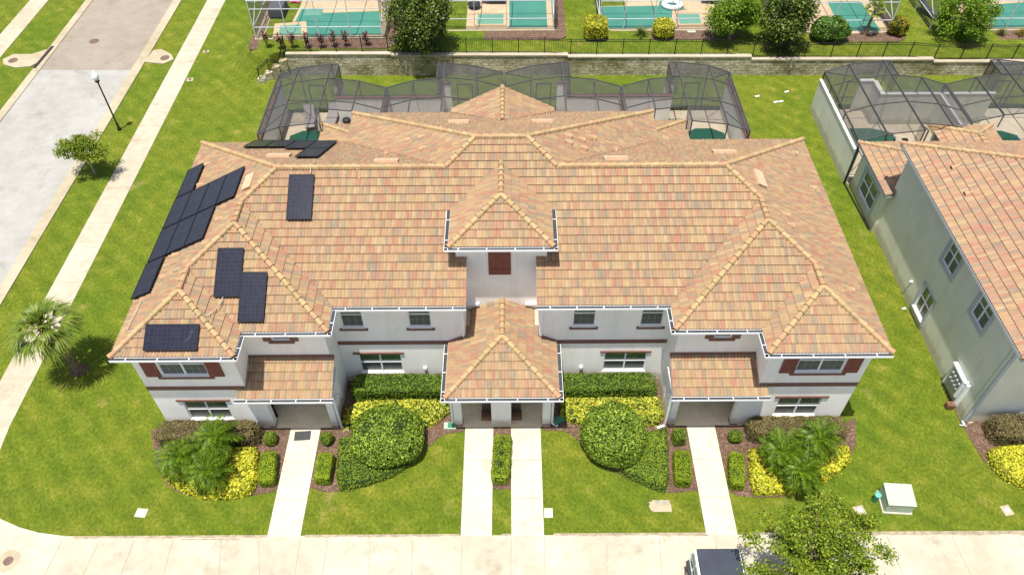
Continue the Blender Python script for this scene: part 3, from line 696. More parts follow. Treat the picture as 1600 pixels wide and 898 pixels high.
# walls
st = M['stucco']; ZT = ZE-.08
SIL = .44
for s in (-1, 1):
    X = lambda t: X0 + s*t
    def W(P, Q, z0, z1, holes=(), name='wall'):
        """wall between local (t, y) points, seen from outside; keeps the outside on the right for both halves"""
        A_, B_ = (X(P[0]), P[1]), (X(Q[0]), Q[1])
        hs = [tuple(h) for h in holes]
        if s > 0:                                   # mirrored half: run the line the other way
            Ln = math.hypot(P[0]-Q[0], P[1]-Q[1]); hs = [(Ln-h[1], Ln-h[0], h[2], h[3]) for h in hs]; A_, B_ = B_, A_
        return wall(A_, B_, z0, z1, hs, st, house, name=name), A_, ((B_[0]-A_[0])/math.hypot(B_[0]-A_[0], B_[1]-A_[1]), (B_[1]-A_[1])/math.hypot(B_[0]-A_[0], B_[1]-A_[1])), hs
    def outn(d): return (d[1], -d[0])
    XO = Wd-OV; XI = a_+.30; XB = bb_+.32; YW1, YW2, YW3 = 18.9, 20.13, 21.46
    # outer wing front: line from the outer corner inwards
    up_h = (XO-(14.06 if s < 0 else 14.06), XO-(14.06-1.92), 4.02, 5.45); lo_h = (XO-13.88, XO-12.0, .74, 2.13)
    wl, A_, d_, hs = W((XO, YW1), (XI, YW1), 0, ZT, [up_h, lo_h])
    o_ = outn(d_)
    h = hs[0]; window(house, A_, d_, o_, *h, lights=2, grid=(3, 2))
    trim(house, A_, d_, o_, h[0]-.2, h[1]+.2, h[2]-.17, h[2]-.03, 'sill')
    trim(house, A_, d_, o_, h[0]-.03, h[1]+.03, h[2]-.028, h[2]+.0, 'sill', 'white', .05)
    for q0, q1 in ((h[0]-.66, h[0]-.04), (h[1]+.04, h[1]+.66)): shutter(house, A_, d_, o_, q0, q1, h[2]-.03, h[3]+.05)
    h = hs[1]; window(house, A_, d_, o_, *h, lights=2)
    trim(house, A_, d_, o_, h[0]-.2, h[1]+.2, h[2]-.31, h[2]-.18, 'sill')
    trim(house, A_, d_, o_, h[0]-.05, h[1]+.05, h[2]-.178, h[2]+.0, 'sill', 'white', .05)
    trim(house, A_, d_, o_, h[0]-.22, h[1]+.22, h[3]+.04, h[3]+.16, 'lintel', 'brown', .06)
    Ln = XO-XI
    trim(house, A_, d_, o_, 0.01, Ln-.01, 3.03, 3.26, 'band', 'brown', .045)
    # wing inner side wall, second wing front, its inner side, main front
    W((XI, YW1+.22), (XI, YW2), 2.6, ZT)
    sm_h = (XI-(9.6), XI-(8.85), 4.78, 5.42)
    wl, A_, d_, hs = W((XI+.0, YW2), (XB, YW2), 0, ZT, [sm_h]); o_ = outn(d_); h = hs[0]
    window(house, A_, d_, o_, *h, lights=1)
    fr = MB(); X_ = oriented(A_, d_, o_)
    fr.box(h[0]-.17, h[0]-.01, -.05, -.002, h[2]-.02, h[3]+.1); fr.box(h[1]+.01, h[1]+.17, -.05, -.002, h[2]-.02, h[3]+.1); fr.box(h[0]-.17, h[1]+.17, -.055, -.003, h[2]-.17, h[2]-.03)
    for q0, q1 in ((h[0]-.36, h[0]-.18), (h[1]+.18, h[1]+.36)): fr.box(q0, q1, -.045, -.002, h[2]-.03, h[3]+.05)
    fr.build('window_surround', M['brown'], house, xf=X_)
    W((XB, YW2+.22), (XB, YW3), 0, ZT)
    U1 = (XB-6.98, XB-6.02, 3.98, 5.55); U2 = (XB-4.05, XB-3.08, 3.98, 5.55); G1 = (XB-6.60, XB-4.66, .70, 2.07)
    wl, A_, d_, hs = W((XB, YW3), (1.62, YW3), 0, ZT, [U1, U2, G1]); o_ = outn(d_)
    for h in hs[:2]:
        window(house, A_, d_, o_, *h, lights=1, grid=(3, 2)); trim(house, A_, d_, o_, h[0]-.14, h[1]+.14, h[2]-.17, h[2]-.04, 'sill')
        trim(house, A_, d_, o_, h[0]-.03, h[1]+.03, h[2]-.038, h[2], 'sill', 'white', .05)
    h = hs[2]; window(house, A_, d_, o_, *h, lights=2)
    trim(house, A_, d_, o_, h[0]-.2, h[1]+.16, h[2]-.28, h[2]-.15, 'sill'); trim(house, A_, d_, o_, h[0]-.04, h[1]+.04, h[2]-.148, h[2], 'sill', 'white', .05)
    trim(house, A_, d_, o_, h[0]-.22, h[1]+.16, h[3]+.03, h[3]+.15, 'lintel', 'brown', .06)
    trim(house, A_, d_, o_, .01, XB-1.62-.02, 2.80, 3.03, 'band', 'brown', .045)
    W((1.62, YW3+.223), (1.62, YT), 0, ZT)                                     # recess side
    W((XO, YB-OV), (XO, YW1+.22), 0, ZT)                                     # gable side wall, long
    W((EE+DD-OV, YC-OV), (EE+DD-OV, YB-OV), 0, ZT); W((EE+DD-OV, YB-OV-.2), (XO-.22, YB-OV-.2), 0, ZT)
    # dryer vent cap and downspout
    vb = MB(); vb.box(*sorted((X(3.55), X(3.70))), YW3-.12, YW3-.002, .95, 1.12); vb.build('vent_cap', M['white'], house, bevel=.02)
    dp = MB(); dp.box(*sorted((X(1.66), X(1.76))), YW3-.09, YW3-.003, 3.4, ZE-.2); dp.build('downspout', M['white_metal'], house)
# rear centre wall
wall((X0+EE+DD-OV, YC-OV), (X0-EE-DD+OV, YC-OV), 0, ZT, [], st, house)
gw = MB(); gw.quad((X0+2.6, YC+.2, ZE-.1), (X0-2.6, YC+.2, ZE-.1), (X0, YC+.2, ZE+1.33)); gw.quad((X0+2.6, YC+.12, ZE-.1), (X0, YC+.12, ZE+1.33), (X0-2.6, YC+.12, ZE-.1)); gw.build('gable_wall', st, house)

# central tower
ZTW = 7.78; TW = 2.16; TYE = 22.55; TSL = .455; TR = ZTW+TSL*TW
tb = MB(); tb.box(X0-1.93, X0+1.93, YT, 26.0, 2.2, ZTW-.05); tb.build('tower_wall', st, house)
TYR = Y3 + (TR-ZE)/SL        # where the tower ridge meets the main roof
TYV = Y3 + (ZTW-ZE)/SL       # where the tower eave meets it
tile_mesh('tower_roof', [[(X0-TW, TYE), (X0+TW, TYE), (X0, TYE+TW)]], (X0, TYE, ZTW), (1, 0), (0, 1), TSL, M['tile'], house, 21)
for s in (-1, 1):
    tile_mesh('tower_roof', [[(X0+s*TW, TYE), (X0, TYE+TW), (X0, TYR), (X0+s*TW, TYV+.12)]], (X0+s*TW, TYE, ZTW), (0, 1), (-s, 0), TSL, M['tile'], house, 23+s)
    caps('ridge_cap', (X0+s*TW, TYE, ZTW), (X0, TYE+TW, TR), house)
    gutter((X0+s*(TW+.03), TYE-.19), (X0+s*(TW+.03), TYV-.1), (s, 0), house, ZTW-.005, 1.0)
caps('ridge_cap', (X0, TYE+TW, TR), (X0, TYR+.05, TR), house)
gutter((X0-TW-.18, TYE-.03), (X0+TW+.18, TYE-.03), (0, -1), house, ZTW-.005)
b = MB(); b.box(X0-TW+.02, X0+TW-.02, TYE+.01, TYV-.1, ZTW-.2, ZTW-.06); b.build('soffit', M['white'], house)
b = MB(); shutter(house, (X0-.56, YT), (1, 0), (0, -1), 0, .96, 5.72, 7.35)
# step flashing where the recess meets the tower
for s in (-1, 1):
    b = MB(); b.box(*sorted((X0+s*1.64, X0+s*1.46)), YT-1.0, YT-.01, 3.25, 3.45); b.build('recess_flashing', M['stone_cap'], house)
    b = MB(); b.box(*sorted((X0+s*1.60, X0+s*1.05)), YT-.12, YT-.003, 3.75, 3.87); b.build('recess_ledge', M['white_metal'], house)

# entry porch in the middle
EYE = 18.46; EZ = 2.93; EW = 2.40; ESL = .49; ER = EZ+ESL*EW
tile_mesh('porch_roof', [[(X0-EW, EYE), (X0+EW, EYE), (X0, EYE+EW)]], (X0, EYE, EZ), (1, 0), (0, 1), ESL, M['tile'], house, 31)
for s in (-1, 1):
    tile_mesh('porch_roof', [[(X0+s*EW, EYE), (X0, EYE+EW), (X0, 21.46), (X0+s*EW, 21.46)], [(X0+s*1.60, 21.46), (X0, 21.46), (X0, YT), (X0+s*1.60, YT)]], (X0+s*EW, EYE, EZ), (0, 1), (-s, 0), ESL, M['tile'], house, 33+s)
    caps('ridge_cap', (X0+s*EW, EYE, EZ), (X0, EYE+EW, ER), house)
    gutter((X0+s*(EW+.03), EYE-.19), (X0+s*(EW+.03), 21.3), (s, 0), house, EZ-.005, .8)
    fl = MB(); fl.beam((X0+s*(EW), 21.40, EZ+.06), (X0+s*1.62, 21.40, EZ+ESL*(EW-1.62)+.08), .1, .1); fl.build('flashing', M['brown'], house)
caps('ridge_cap', (X0, EYE+EW, ER), (X0, YT, ER), house)
gutter((X0-EW-.18, EYE-.03), (X0+EW+.18, EYE-.03), (0, -1), house, EZ-.005)
pc = MB(); pc.box(X0-EW+.03, X0+EW-.03, EYE+.02, 21.44, EZ-.14, EZ-.05); pc.build('porch_ceiling', M['white'], house)
pw = MB()
XL, XR = -2.66, 1.66
pw.box(XL, XL+.36, 18.92, 19.25, 0, EZ-.14); pw.box(XR-.36, XR, 18.92, 19.25, 0, EZ-.14); pw.box(-.98, -.10, 18.921, 19.251, 0, EZ-.14)
pw.box(XL+.36, -.98, 18.93, 19.24, 2.45, EZ-.141); pw.box(-.10, XR-.36, 18.93, 19.24, 2.45, EZ-.141)
pw.build('porch_pier', st, house)
pw = MB(); pw.box(XL+.02, XL+.2, 20.9, 21.46, 0, EZ-.15); pw.box(XR-.2, XR-.02, 20.9, 21.46, 0, EZ-.15); pw.box(XL+.021, XL+.199, 19.25, 20.9, 2.45, EZ-.15); pw.box(XR-.199, XR-.021, 19.25, 20.9, 2.45, EZ-.15); pw.box(-1.10, .03, 19.62, 22.9, 0, EZ-.15); pw.box(XL+.2, -1.1, 21.5, 21.6, 0, EZ-.15); pw.box(.03, XR-.2, 21.5, 21.6, 0, EZ-.15)
pw.build('porch_side_wall', st, house)
for x0, x1 in ((-1.42, -1.02), (-.06, .34)):
    d = MB(); d.box(x0, x1, 19.45, 19.60, .32, 2.3); dd = d.build('front_door', M['door'], house)
    d = MB(); d.box(x0-.04, x1+.04, 19.18, 19.62, .03, .30); d.build('door_step', M['wood'], house, bevel=.03)
tr = MB(); tr.box(XL-.015, XL+.375, 18.90, 19.26, 0.0, .12); tr.box(XR-.375, XR+.015, 18.90, 19.26, 0.0, .12); tr.build('base_trim', M['brown'], house)
pf = MB(); pf.box(XL+.0, XR-.0, 18.86, 21.5, -.1, .045); pf.build('porch_floor', M['porch_floor'], house)
for s, x in ((-1, XL-.13), (1, XR+.03)):
    d = MB(); d.box(x, x+.1, 18.95, 19.04, .1, EZ-.15); d.beam((x+.05, 19.0, .1), (x+.05+s*.25, 18.86, .06), .1, .08); d.build('downspout', M['white_metal'], house)

# side porches with a clipped-corner opening
for s in (-1, 1):
    X = lambda t: X0 + s*t
    YE = 18.46; z0 = 2.93; sl = .46; YWT = 20.13
    xi, xo, xw = 7.17, 11.23, a_+.30
    rr = tile_mesh('porch_roof', [[(X(xi), YE), (X(xw), YE), (X(xw), YWT), (X(xi), YWT)], [(X(xw), YE), (X(xo), YE), (X(xo), 18.88), (X(xw), 18.88)]], (X0, YE, z0), (1, 0), (0, 1), sl, M['tile'], house, 41+s)
    gutter((X(xi-.05), YE-.03), (X(xo+.05), YE-.03), (0, -1), house, z0-.005, .95)
    fl = MB(); fl.box(*sorted((X(xi+.02), X(xw-.01))), YWT-.06, YWT-.003, z0+sl*(YWT-YE)-.01, z0+sl*(YWT-YE)+.10); fl.build('flashing', M['brown'], house)
    pl = MB(); pl.box(*sorted((X(xi+.03), X(xw-.01))), 18.5, YWT-.01, z0-.14, z0-.06); pl.build('porch_ceiling', M['white'], house)
    p = MB()
    o0, o1 = 7.72, 10.27                        # opening between the two piers
    p.box(*sorted((X(7.43), X(o0))), 18.9, 19.2, 0, z0-.14); p.box(*sorted((X(o1), X(xw))), 18.902, 19.2, 0, z0-.14); p.box(*sorted((X(o0), X(o1))), 18.91, 19.19, 2.5, z0-.141)
    for q0, q1 in ((o0, o0+.5), (o1, o1-.5)):    # haunches
        for (ya, yb) in ((18.912, 19.188),):
            i = len(p.v); p.v += [(X(q0), ya, 2.5), (X(q1), ya, 2.5), (X(q0), ya, 2.2), (X(q0), yb, 2.5), (X(q1), yb, 2.5), (X(q0), yb, 2.2)]
            p.f += [(i, i+1, i+2), (i+3, i+5, i+4), (i+1, i+4, i+5, i+2), (i, i+3, i+4, i+1)]; p.m += [0]*4
    p.build('porch_pier', st, house)
    MB().box(*sorted((X(7.43), X(7.63))), 19.2, 20.12, 0, .85).build('porch_side_wall', st, house); MB().box(*sorted((X(7.431), X(7.629))), 19.2, 20.12, 2.35, z0-.14).build('porch_side_wall', st, house)
    t = MB()
    for q0, q1 in ((o0-.02, o0+.32), (o1+.02, o1-.32)): t.box(*sorted((X(q0-.02 if q0 < 9 else q0+.02), X(q1 if q1 > q0 else q1))), 18.87, 19.21, 2.05, 2.18) if False else None
    t.box(*sorted((X(7.40), X(o0+.05))), 18.87, 19.22, 2.02, 2.14); t.box(*sorted((X(o1-.05), X(o1+.3))), 18.87, 19.22, 2.02, 2.14)
    t.box(*sorted((X(7.41), X(o0+.02))), 18.88, 19.22, 0, .10); t.box(*sorted((X(o1-.02), X(o1+.3))), 18.88, 19.22, 0, .10)
    t.build('pier_trim', M['brown'], house)
    f = MB(); f.box(*sorted((X(7.45), X(xw-.02))), 18.86, YWT-.0, -.1, .045); f.build('porch_floor', M['porch_floor'], house)
    dk = MB(); dk.box(*sorted((X(xi+.07), X(xi+.16))), 18.80, 18.89, .08, z0-.17); dk.beam((X(xi+.11), 18.83, .09), (X(xi-.22), 18.72, .05), .1, .08); dk.build('downspout', M['white_metal'], house)
d = MB(); d.box(X0-10.84, X0-10.30, 19.42, 19.5, .06, 2.15); d.build('front_door', M['door'], house)
d = MB(); d.box(X0-10.86, X0-10.12, 19.3, 19.41, 1.78, 1.92); d.build('door_trim', M['wood'], house)

# roof vents
def plane_pt(px, kind, s=1):
    """a point of a roof plane seen in the photo, by intersecting with the plane"""
    d = _Fw + CX*((px[0]-800)/F) - CY*((px[1]-449)/F); o = Vector((0, 0, H))
    P, n = {'side': (Vector((X0+s*Wd, 0, ZE)), Vector((s*SL, 0, 1))), 'back': (Vector((0, YB, ZE)), Vector((0, SL, 1))), 'cen': (Vector((X0+s*(EE+DD), 0, ZE)), Vector((s*SL, 0, 1))), 'cback': (Vector((0, YC, ZE)), Vector((0, SL, 1))),
            'nb': (Vector((19.95, 0, ZE)), Vector((-SL, 0, 1)))}[kind]
    return o + d*((P-o).dot(n)/d.dot(n)), n.normalized()
def hood(P, n, parent):
    v_dn = Vector((n.x, n.y, 0)); 
    if v_dn.length < 1e-4: v_dn = Vector((0, -1, 0))
    v_dn.normalize(); sdir_ = Vector((-v_dn.y, v_dn.x, 0)); dn = (v_dn - n*v_dn.dot(n)).normalized()
    b = MB(); ring = 7; i0 = 0
    for t, rr in ((-.22, .05), (.14, .15)):
        C = P + dn*t + n*.03
        for j in range(ring):
            a = math.pi*j/(ring-1); b.v.append(tuple(C + sdir_*math.cos(a)*rr + n*math.sin(a)*rr*1.1))
    for j in range(ring-1): b.f.append((j, j+1, ring+j+1, ring+j)); b.m.append(0)
    b.f.append(tuple(range(ring))); b.m.append(0)
    v = b.build('roof_vent', M['hood'], parent)
    b = MB(); C = P + dn*.10 + n*.03
    b.quad(*[C + sdir_*math.cos(math.pi*j/6)*.125 + n*math.sin(math.pi*j/6)*.135 for j in range(7)]); b.build('vent_mouth', M['door'], v)
def slab_vent(P, n, parent, ln=1.1):
    v_dn = Vector((n.x, n.y, 0)).normalized(); sd = Vector((-v_dn.y, v_dn.x, 0)); dn = (v_dn - n*v_dn.dot(n)).normalized()
    b = MB(); X_ = Matrix(((sd.x, dn.x, n.x, P.x), (sd.y, dn.y, n.y, P.y), (sd.z, dn.z, n.z, P.z), (0, 0, 0, 1)))
    b.box(-ln/2, ln/2, -.22, .24, .11, .16); b.box(-ln/2+.02, ln/2-.02, -.22, -.17, .0, .11); b.box(-ln/2+.02, -ln/2+.06, -.17, .2, 0, .11); b.box(ln/2-.06, ln/2-.02, -.17, .2, 0, .11)
    b.build('ridge_vent', M['tan_slab'], parent, xf=X_)
for px in ((436, 246), (604, 254), (962, 250), (1131, 240)): slab_vent(*plane_pt(px, 'back'), house)
for px in ((717, 193), (847, 192)): slab_vent(*plane_pt(px, 'cback'), house, 1.05)
slab_vent(*plane_pt((1185, 281), 'side', 1), house, 1.05); slab_vent(*plane_pt((391, 286), 'side', -1), house, 1.0)
for px in ((326, 257), (315, 290), (344, 343), (277, 399), (258, 433)): hood(*plane_pt(px, 'side', -1), house)
for px in ((1240.5, 240), (1268.5, 294), (1226, 336), (1234, 352), (1327, 453)): hood(*plane_pt(px, 'side', 1), house)
for px in ((638, 220), (660, 215), (662, 233)): hood(*plane_pt(px, 'cen', -1), house)
for px in ((887, 213), (888, 223), (908, 219), (911, 232), (925, 216)): hood(*plane_pt(px, 'cen', 1), house)
for px in ((603, 243), (963, 237)): hood(*plane_pt(px, 'back'), house)

# low rear wing roofs over the back rooms
def low_hip(x0, x1, yb, yf, side, parent, mat, seed, z0=2.93, sl=.42):
    """one-storey hip roof behind the house: hip at the rear corner on the side (-1 left, 1 right)"""
    xc, xf = (x0, x1) if side < 0 else (x1, x0)
    run = min(2.6, yb-yf)
    ix = xc - side*run
    tile_mesh('rear_roof', [[(xc, yf), (xc, yb), (ix, yb-run), (ix, yf)]], (xc, yf, z0), (0, 1), (-side, 0), sl, mat, parent, seed)
    tile_mesh('rear_roof', [[(xc, yb), (xf, yb), (xf, yb-run), (ix, yb-run)]], (xc, yb, z0), (1, 0), (0, -1), sl, mat, parent, seed+1)
    caps('ridge_cap', (xc, yb, z0), (ix, yb-run, z0+sl*run), parent)
low_hip(X0-10.66, X0-5.6, 37.82, 34.4, -1, house, M['tile'], 51)
low_hip(X0+5.6, X0+10.7, 37.95, 34.4, 1, house, M['tile'], 53)
b = MB(); b.box(X0-10.4, X0-7.7, 32.0, 37.5, 0, 2.85); b.box(X0+7.7, X0+10.4, 32.0, 37.6, 0, 2.85); b.box(X0-7.7, X0+7.7, YC-.37, 37.3, 0, 2.85); b.build('rear_wall', st, house)
# conduits down to the panels
cd = MB()
for A_, B_ in (((205, 515), (233, 516)), ((318, 508), (334, 464)), ((485, 262), (487, 275))):
    pass
cdp = [(-14.95, 19.7, 6.1+.12), (-15.4, 19.5, 5.82+.1)]
cd.tube([(X0-12.05, 20.0, ZE+SL*(20.0-Y1)+.10), (X0-11.75, 20.0, ZE+SL*1.19+.16), (X0-11.5, 20.45, ZE+SL*.95+.2), (X0-11.35, 20.95, 6.45+.15)], .015, 6)
cd.tube([(X0-14.2, 19.55, ZE+SL*1.0+.10), (X0-14.75, 19.35, ZE+SL*.68+.22), (X0-15.0, 19.7, ZE+SL*.42+.14), (X0-14.9, 21.2, ZE+SL*.52+.14)], .015, 6)
cd.tube([(X0-8.3, 26.3, 8.66), (X0-8.3, 26.67, 8.86), (X0-8.3, 27.4, 8.46)], .015, 6)
cd.build('conduit', M['pvc'], house)

# ------------------------------------------------------------------ solar panels
def solar(origin, along, upd, Ln, Wn, label, nu, nv):
    """framed panel: origin = lower corner on the roof plane, along and upd unit vectors in the plane"""
    O = Vector(origin); a = Vector(along).normalized(); u_ = Vector(upd).normalized(); n = a.cross(u_).normalized()
    if n.z < 0: n = -n
    c = O + a*(Ln/2) + u_*(Wn/2)
    t = thing('solar_panel', label, 'solar panel', c + n*.02, 'solar panels on the left side of the roof')
    X_ = Matrix(((a.x, u_.x, n.x, O.x), (a.y, u_.y, n.y, O.y), (a.z, u_.z, n.z, O.z), (0, 0, 0, 1)))
    b = MB(); f = .03; z0, z1 = .13, .175
    b.box(0, Ln, 0, f, z0, z1); b.box(0, Ln, Wn-f, Wn, z0, z1); b.box(0, f, f, Wn-f, z0, z1); b.box(Ln-f, Ln, f, Wn-f, z0, z1)
    for q in (.2, .8):
        b.box(.02, Ln-.02, Wn*q-.02, Wn*q+.02, .05, z0) if Ln > Wn else b.box(Ln*q-.02, Ln*q+.02, .02, Wn-.02, .05, z0)
    b.build('panel_frame', M['solar_frame'], t, xf=X_)
    g = MB(); g.box(f, Ln-f, f, Wn-f, z0+.01, z1-.008)
    o = g.build('cell_sheet', M['solar'], t, xf=X_)
    uvl = o.data.uv_layers.new(name='UVMap')
    lc = [(0, 0)]*len(o.data.loops)
    inv = X_.inverted(); off = Vector(t.location)
    for lp in o.data.loops:
        q = inv @ (Vector(o.data.vertices[lp.vertex_index].co)+off); uvl.data[lp.index].uv = (q.x/Ln*nu, q.y/Wn*nv)
    return t
upL = (1, 0, SL); alL = (0, 1, 0); kS = math.sqrt(1+SL*SL)
def left_panel(x, y, label): solar((x, y, ZE+SL*(x-(X0-Wd))), alL, upL, 2.08, 1.06, label, 12, 6)
left_panel(-15.93, 21.45, 'front-most solar panel of the left slope array, alone beside the lawn edge')
for k, lb in enumerate(('lowest solar panel of the three-panel row on the left slope', 'middle solar panel of the three-panel row on the left slope', 'uppermost solar panel of the three-panel row on the left slope')): left_panel(-15.90+k*.955, 23.58, lb)
for k, lb in enumerate(('lowest solar panel of the four-panel row on the left slope', 'second solar panel up in the four-panel row on the left slope', 'third solar panel up in the four-panel row on the left slope', 'uppermost solar panel of the four-panel row, nearest the ridge')): left_panel(-15.90+k*.955, 25.71, lb)
left_panel(-15.88, 27.84, 'rear-most solar panel of the left slope array, above the lawn')
def front_panel(x, y, ye, lw, lh, label, nu, nv): solar((x, y, ZE+SL*(y-ye)), (1, 0, 0), (0, 1, SL), lw, lh, label, nu, nv)
front_panel(-14.56, 18.72, Y1, 2.12, 1.06, 'landscape solar panel on the small front hip, just above the gutter', 12, 6)
front_panel(-12.22, 21.03, Y2, 1.06, 2.10, 'upper of two portrait solar panels on the second front hip', 6, 12)
front_panel(-11.15, 20.10, Y2, 1.06, 2.10, 'lower of two portrait solar panels on the second front hip', 6, 12)
front_panel(-9.68, 24.47, Y3, 1.08, 2.08, 'single portrait solar panel on the main front slope near the ridge', 6, 12)
def back_panel(x, yhi, lw, lh, label, nu, nv):      # yhi: the lower (rear) edge
    solar((x+lw, yhi, ZE+SL*(YB-yhi)), (-1, 0, 0), (0, -1, SL), lw, lh, label, nu, nv)
back_panel(-13.2, 32.2, 1.06, 1.80, 'outermost solar panel on the rear slope by the screen enclosure', 6, 12)
back_panel(-12.12, 32.2, 1.06, 1.80, 'second solar panel from the outer edge on the rear slope', 6, 12)
back_panel(-11.04, 32.0, 1.06, 2.1, 'third solar panel from the outer edge on the rear slope', 6, 12)
back_panel(-9.96, 32.0, 1.06, 2.1, 'fourth solar panel from the outer edge, under the tile roof valley', 6, 12)
back_panel(-9.96, 30.1, 1.06, 2.1, 'solar panel nearest the ridge on the rear slope', 6, 12)

# ------------------------------------------------------------------ neighbouring house on the right
nb = thing('neighbour_house', 'sage stucco two-storey house with tiled roof at the right edge of the photo', 'building', (24, 25, 0))
sg = M['stucco_nb']; NX = 20.35; NE = 19.93
NYF, NYR = 18.1, 31.9
tile_mesh('roof', [[(NE, NYF), (NE, NYR), (NE+(NYR-NYF)/2, (NYF+NYR)/2)]], (NE, NYF, ZE), (0, 1), (1, 0), SL, M['tile_nb'], nb, 61)
apx = NE+(NYR-NYF)/2; apy = (NYF+NYR)/2
tile_mesh('roof', [[(NE, NYR), (apx, apy), (44, apy), (44, NYR)]], (NE, NYR, ZE), (1, 0), (0, -1), SL, M['tile_nb'], nb, 62)
tile_mesh('roof', [[(NE, NYF), (44, NYF), (44, apy), (apx, apy)]], (NE, NYF, ZE), (1, 0), (0, 1), SL, M['tile_nb'], nb, 63)
for P, Q in (((NE, NYR, ZE), (apx, apy, ZE+SL*(apx-NE))), ((NE, NYF, ZE), (apx, apy, ZE+SL*(apx-NE))), ((apx, apy, ZE+SL*(apx-NE)), (44, apy, ZE+SL*(apx-NE)))): caps('ridge_cap', P, Q, nb)
b = MB(); b.box(NE+.02, NE+.5, NYF+.02, NYR-.02, ZE-.15, ZE-.05); b.box(NE+.5, 44, NYF+.02, NYF+.95, ZE-.15, ZE-.06); b.build('soffit', M['stucco_grey'], nb)
b = MB(); b.box(NE-.03, NE+.012, NYF+.0, NYR, ZE-.16, ZE-.02); b.build('fascia', M['stucco_grey'], nb)
NYW = 19.02
holes = [(31.45-25.50, 31.45-24.36, 3.86, 5.34), (31.45-22.20, 31.45-21.06, 3.92, 5.42), (31.45-25.60, 31.45-24.50, .46, 2.06)]
wall((NX, 31.45), (NX, NYW+.2), 0, ZT, holes, sg, nb)
for k, h in enumerate(holes):
    window(nb, (NX, 31.45), (0, -1), (-1, 0), *h, lights=2, dep=.03, frame='white_metal')
    X_ = oriented((NX, 31.45), (0, -1), (-1, 0)); b = MB(); t = .18
    b.box(h[0]-t, h[0]-.005, -.05, -.002, h[2]-t, h[3]+.1); b.box(h[1]+.005, h[1]+t, -.05, -.002, h[2]-t, h[3]+.1); b.box(h[0]-.004, h[1]+.004, -.05, -.002, h[2]-t, h[2]-.005); b.box(h[0]-.004, h[1]+.004, -.05, -.002, h[3]+.005, h[3]+.1)
    b.build('window_surround', M['stucco_grey'], nb, xf=X_)
    if k == 2: trim(nb, (NX, 31.45), (0, -1), (-1, 0), h[0]-.02, h[1]+.02, h[2]-.06, h[2]+.03, 'sill', 'white', .1)
wall((NX, NYW), (44, NYW), 0, ZT, [(2.35, 4.3, .75, 2.1)], sg, nb)
window(nb, (NX, NYW), (1, 0), (0, -1), 2.35, 4.3, .75, 2.1, lights=2)
trim(nb, (NX, NYW), (1, 0), (0, -1), 2.15, 4.5, .45, .58, 'sill', 'stucco_grey'); trim(nb, (NX, NYW), (1, 0), (0, -1), 2.28, 4.36, .582, .75, 'sill', 'white', .05)
trim(nb, (NX, NYW), (1, 0), (0, -1), 1.4, 12, 3.03, 3.26, 'band', 'stucco_grey', .045)
wall((44, 31.4), (NX+.2, 31.4), 0, ZT, [], sg, nb)
dp = MB(); dp.box(NX-.02, NX+.14, NYW-.09, NYW-.004, .15, ZE-.2); dp.box(NX-.10, NX+.0, NYW-.3, NYW-.05, .05, .15); dp.build('downspout', M['stucco_grey'], nb)
# one-storey rear part
RX = 20.2
hb = [(35.45-34.45, 35.45-32.42, .62, 2.1)]
wall((RX, 35.45), (RX, 31.45), 0, 2.9, hb, sg, nb, name='rear_wall')
window(nb, (RX, 35.45), (0, -1), (-1, 0), *hb[0], lights=2, dep=.03, frame='white_metal')
X_ = oriented((RX, 35.45), (0, -1), (-1, 0)); b = MB(); h = hb[0]; t = .17
b.box(h[0]-t, h[0]-.005, -.05, -.002, h[2]-t, h[3]+.12); b.box(h[1]+.005, h[1]+t, -.05, -.002, h[2]-t, h[3]+.12); b.box(h[0]-.004, h[1]+.004, -.05, -.002, h[2]-t, h[2]-.005); b.box(h[0]-.004, h[1]+.004, -.05, -.002, h[3]+.005, h[3]+.12)
b.build('window_surround', M['stucco_grey'], nb, xf=X_)
wall((30, 35.4), (RX+.2, 35.4), 0, 2.9, [], sg, nb, name='rear_wall'); wall((27.9, 37.0), (24.7, 37.0), 0, 2.9, [], sg, nb, name='rear_wall')
tile_mesh('rear_roof', [[(19.85, 31.1), (19.85, 35.72), (23.2, 32.37), (23.2, 31.1)]], (19.85, 31.1, 2.98), (0, 1), (1, 0), .42, M['tile_nb'], nb, 65)
tile_mesh('rear_roof', [[(19.85, 35.72), (30, 35.72), (30, 31.6), (23.97, 31.6)]], (19.85, 35.72, 2.98), (1, 0), (0, -1), .42, M['tile_nb'], nb, 66)
caps('ridge_cap', (19.85, 35.72, 2.98), (23.9, 31.67, 2.98+.42*4.05), nb)
tile_mesh('rear_roof', [[(24.45, 37.2), (28.0, 37.2), (26.25, 35.45)]], (24.45, 37.2, 3.02), (1, 0), (0, -1), .42, M['tile_nb'], nb, 67)
tile_mesh('rear_roof', [[(24.45, 37.2), (26.25, 35.45), (26.25, 33.2), (24.45, 33.2)]], (24.45, 33.2, 3.02), (0, 1), (1, 0), .42, M['tile_nb'], nb, 68)
tile_mesh('rear_roof', [[(28.0, 37.2), (26.25, 35.45), (26.25, 33.2), (28.0, 33.2)]], (28.0, 33.2, 3.02), (0, 1), (-1, 0), .42, M['tile_nb'], nb, 69)
for P in ((24.45, 37.2, 3.02), (28.0, 37.2, 3.02), (26.25, 33.4, 3.02+.735)): caps('ridge_cap', P, (26.25, 35.45, 3.02+.735), nb)
b = MB(); b.box(19.87, 20.3, 31.12, 35.7, 2.8, 2.94); b.box(20.3, 30, 35.3, 35.7, 2.8, 2.94); b.build('soffit', M['stucco_grey'], nb)
for px in ((1492, 262), (1513, 303)): hood(*plane_pt(px, 'nb'), nb)
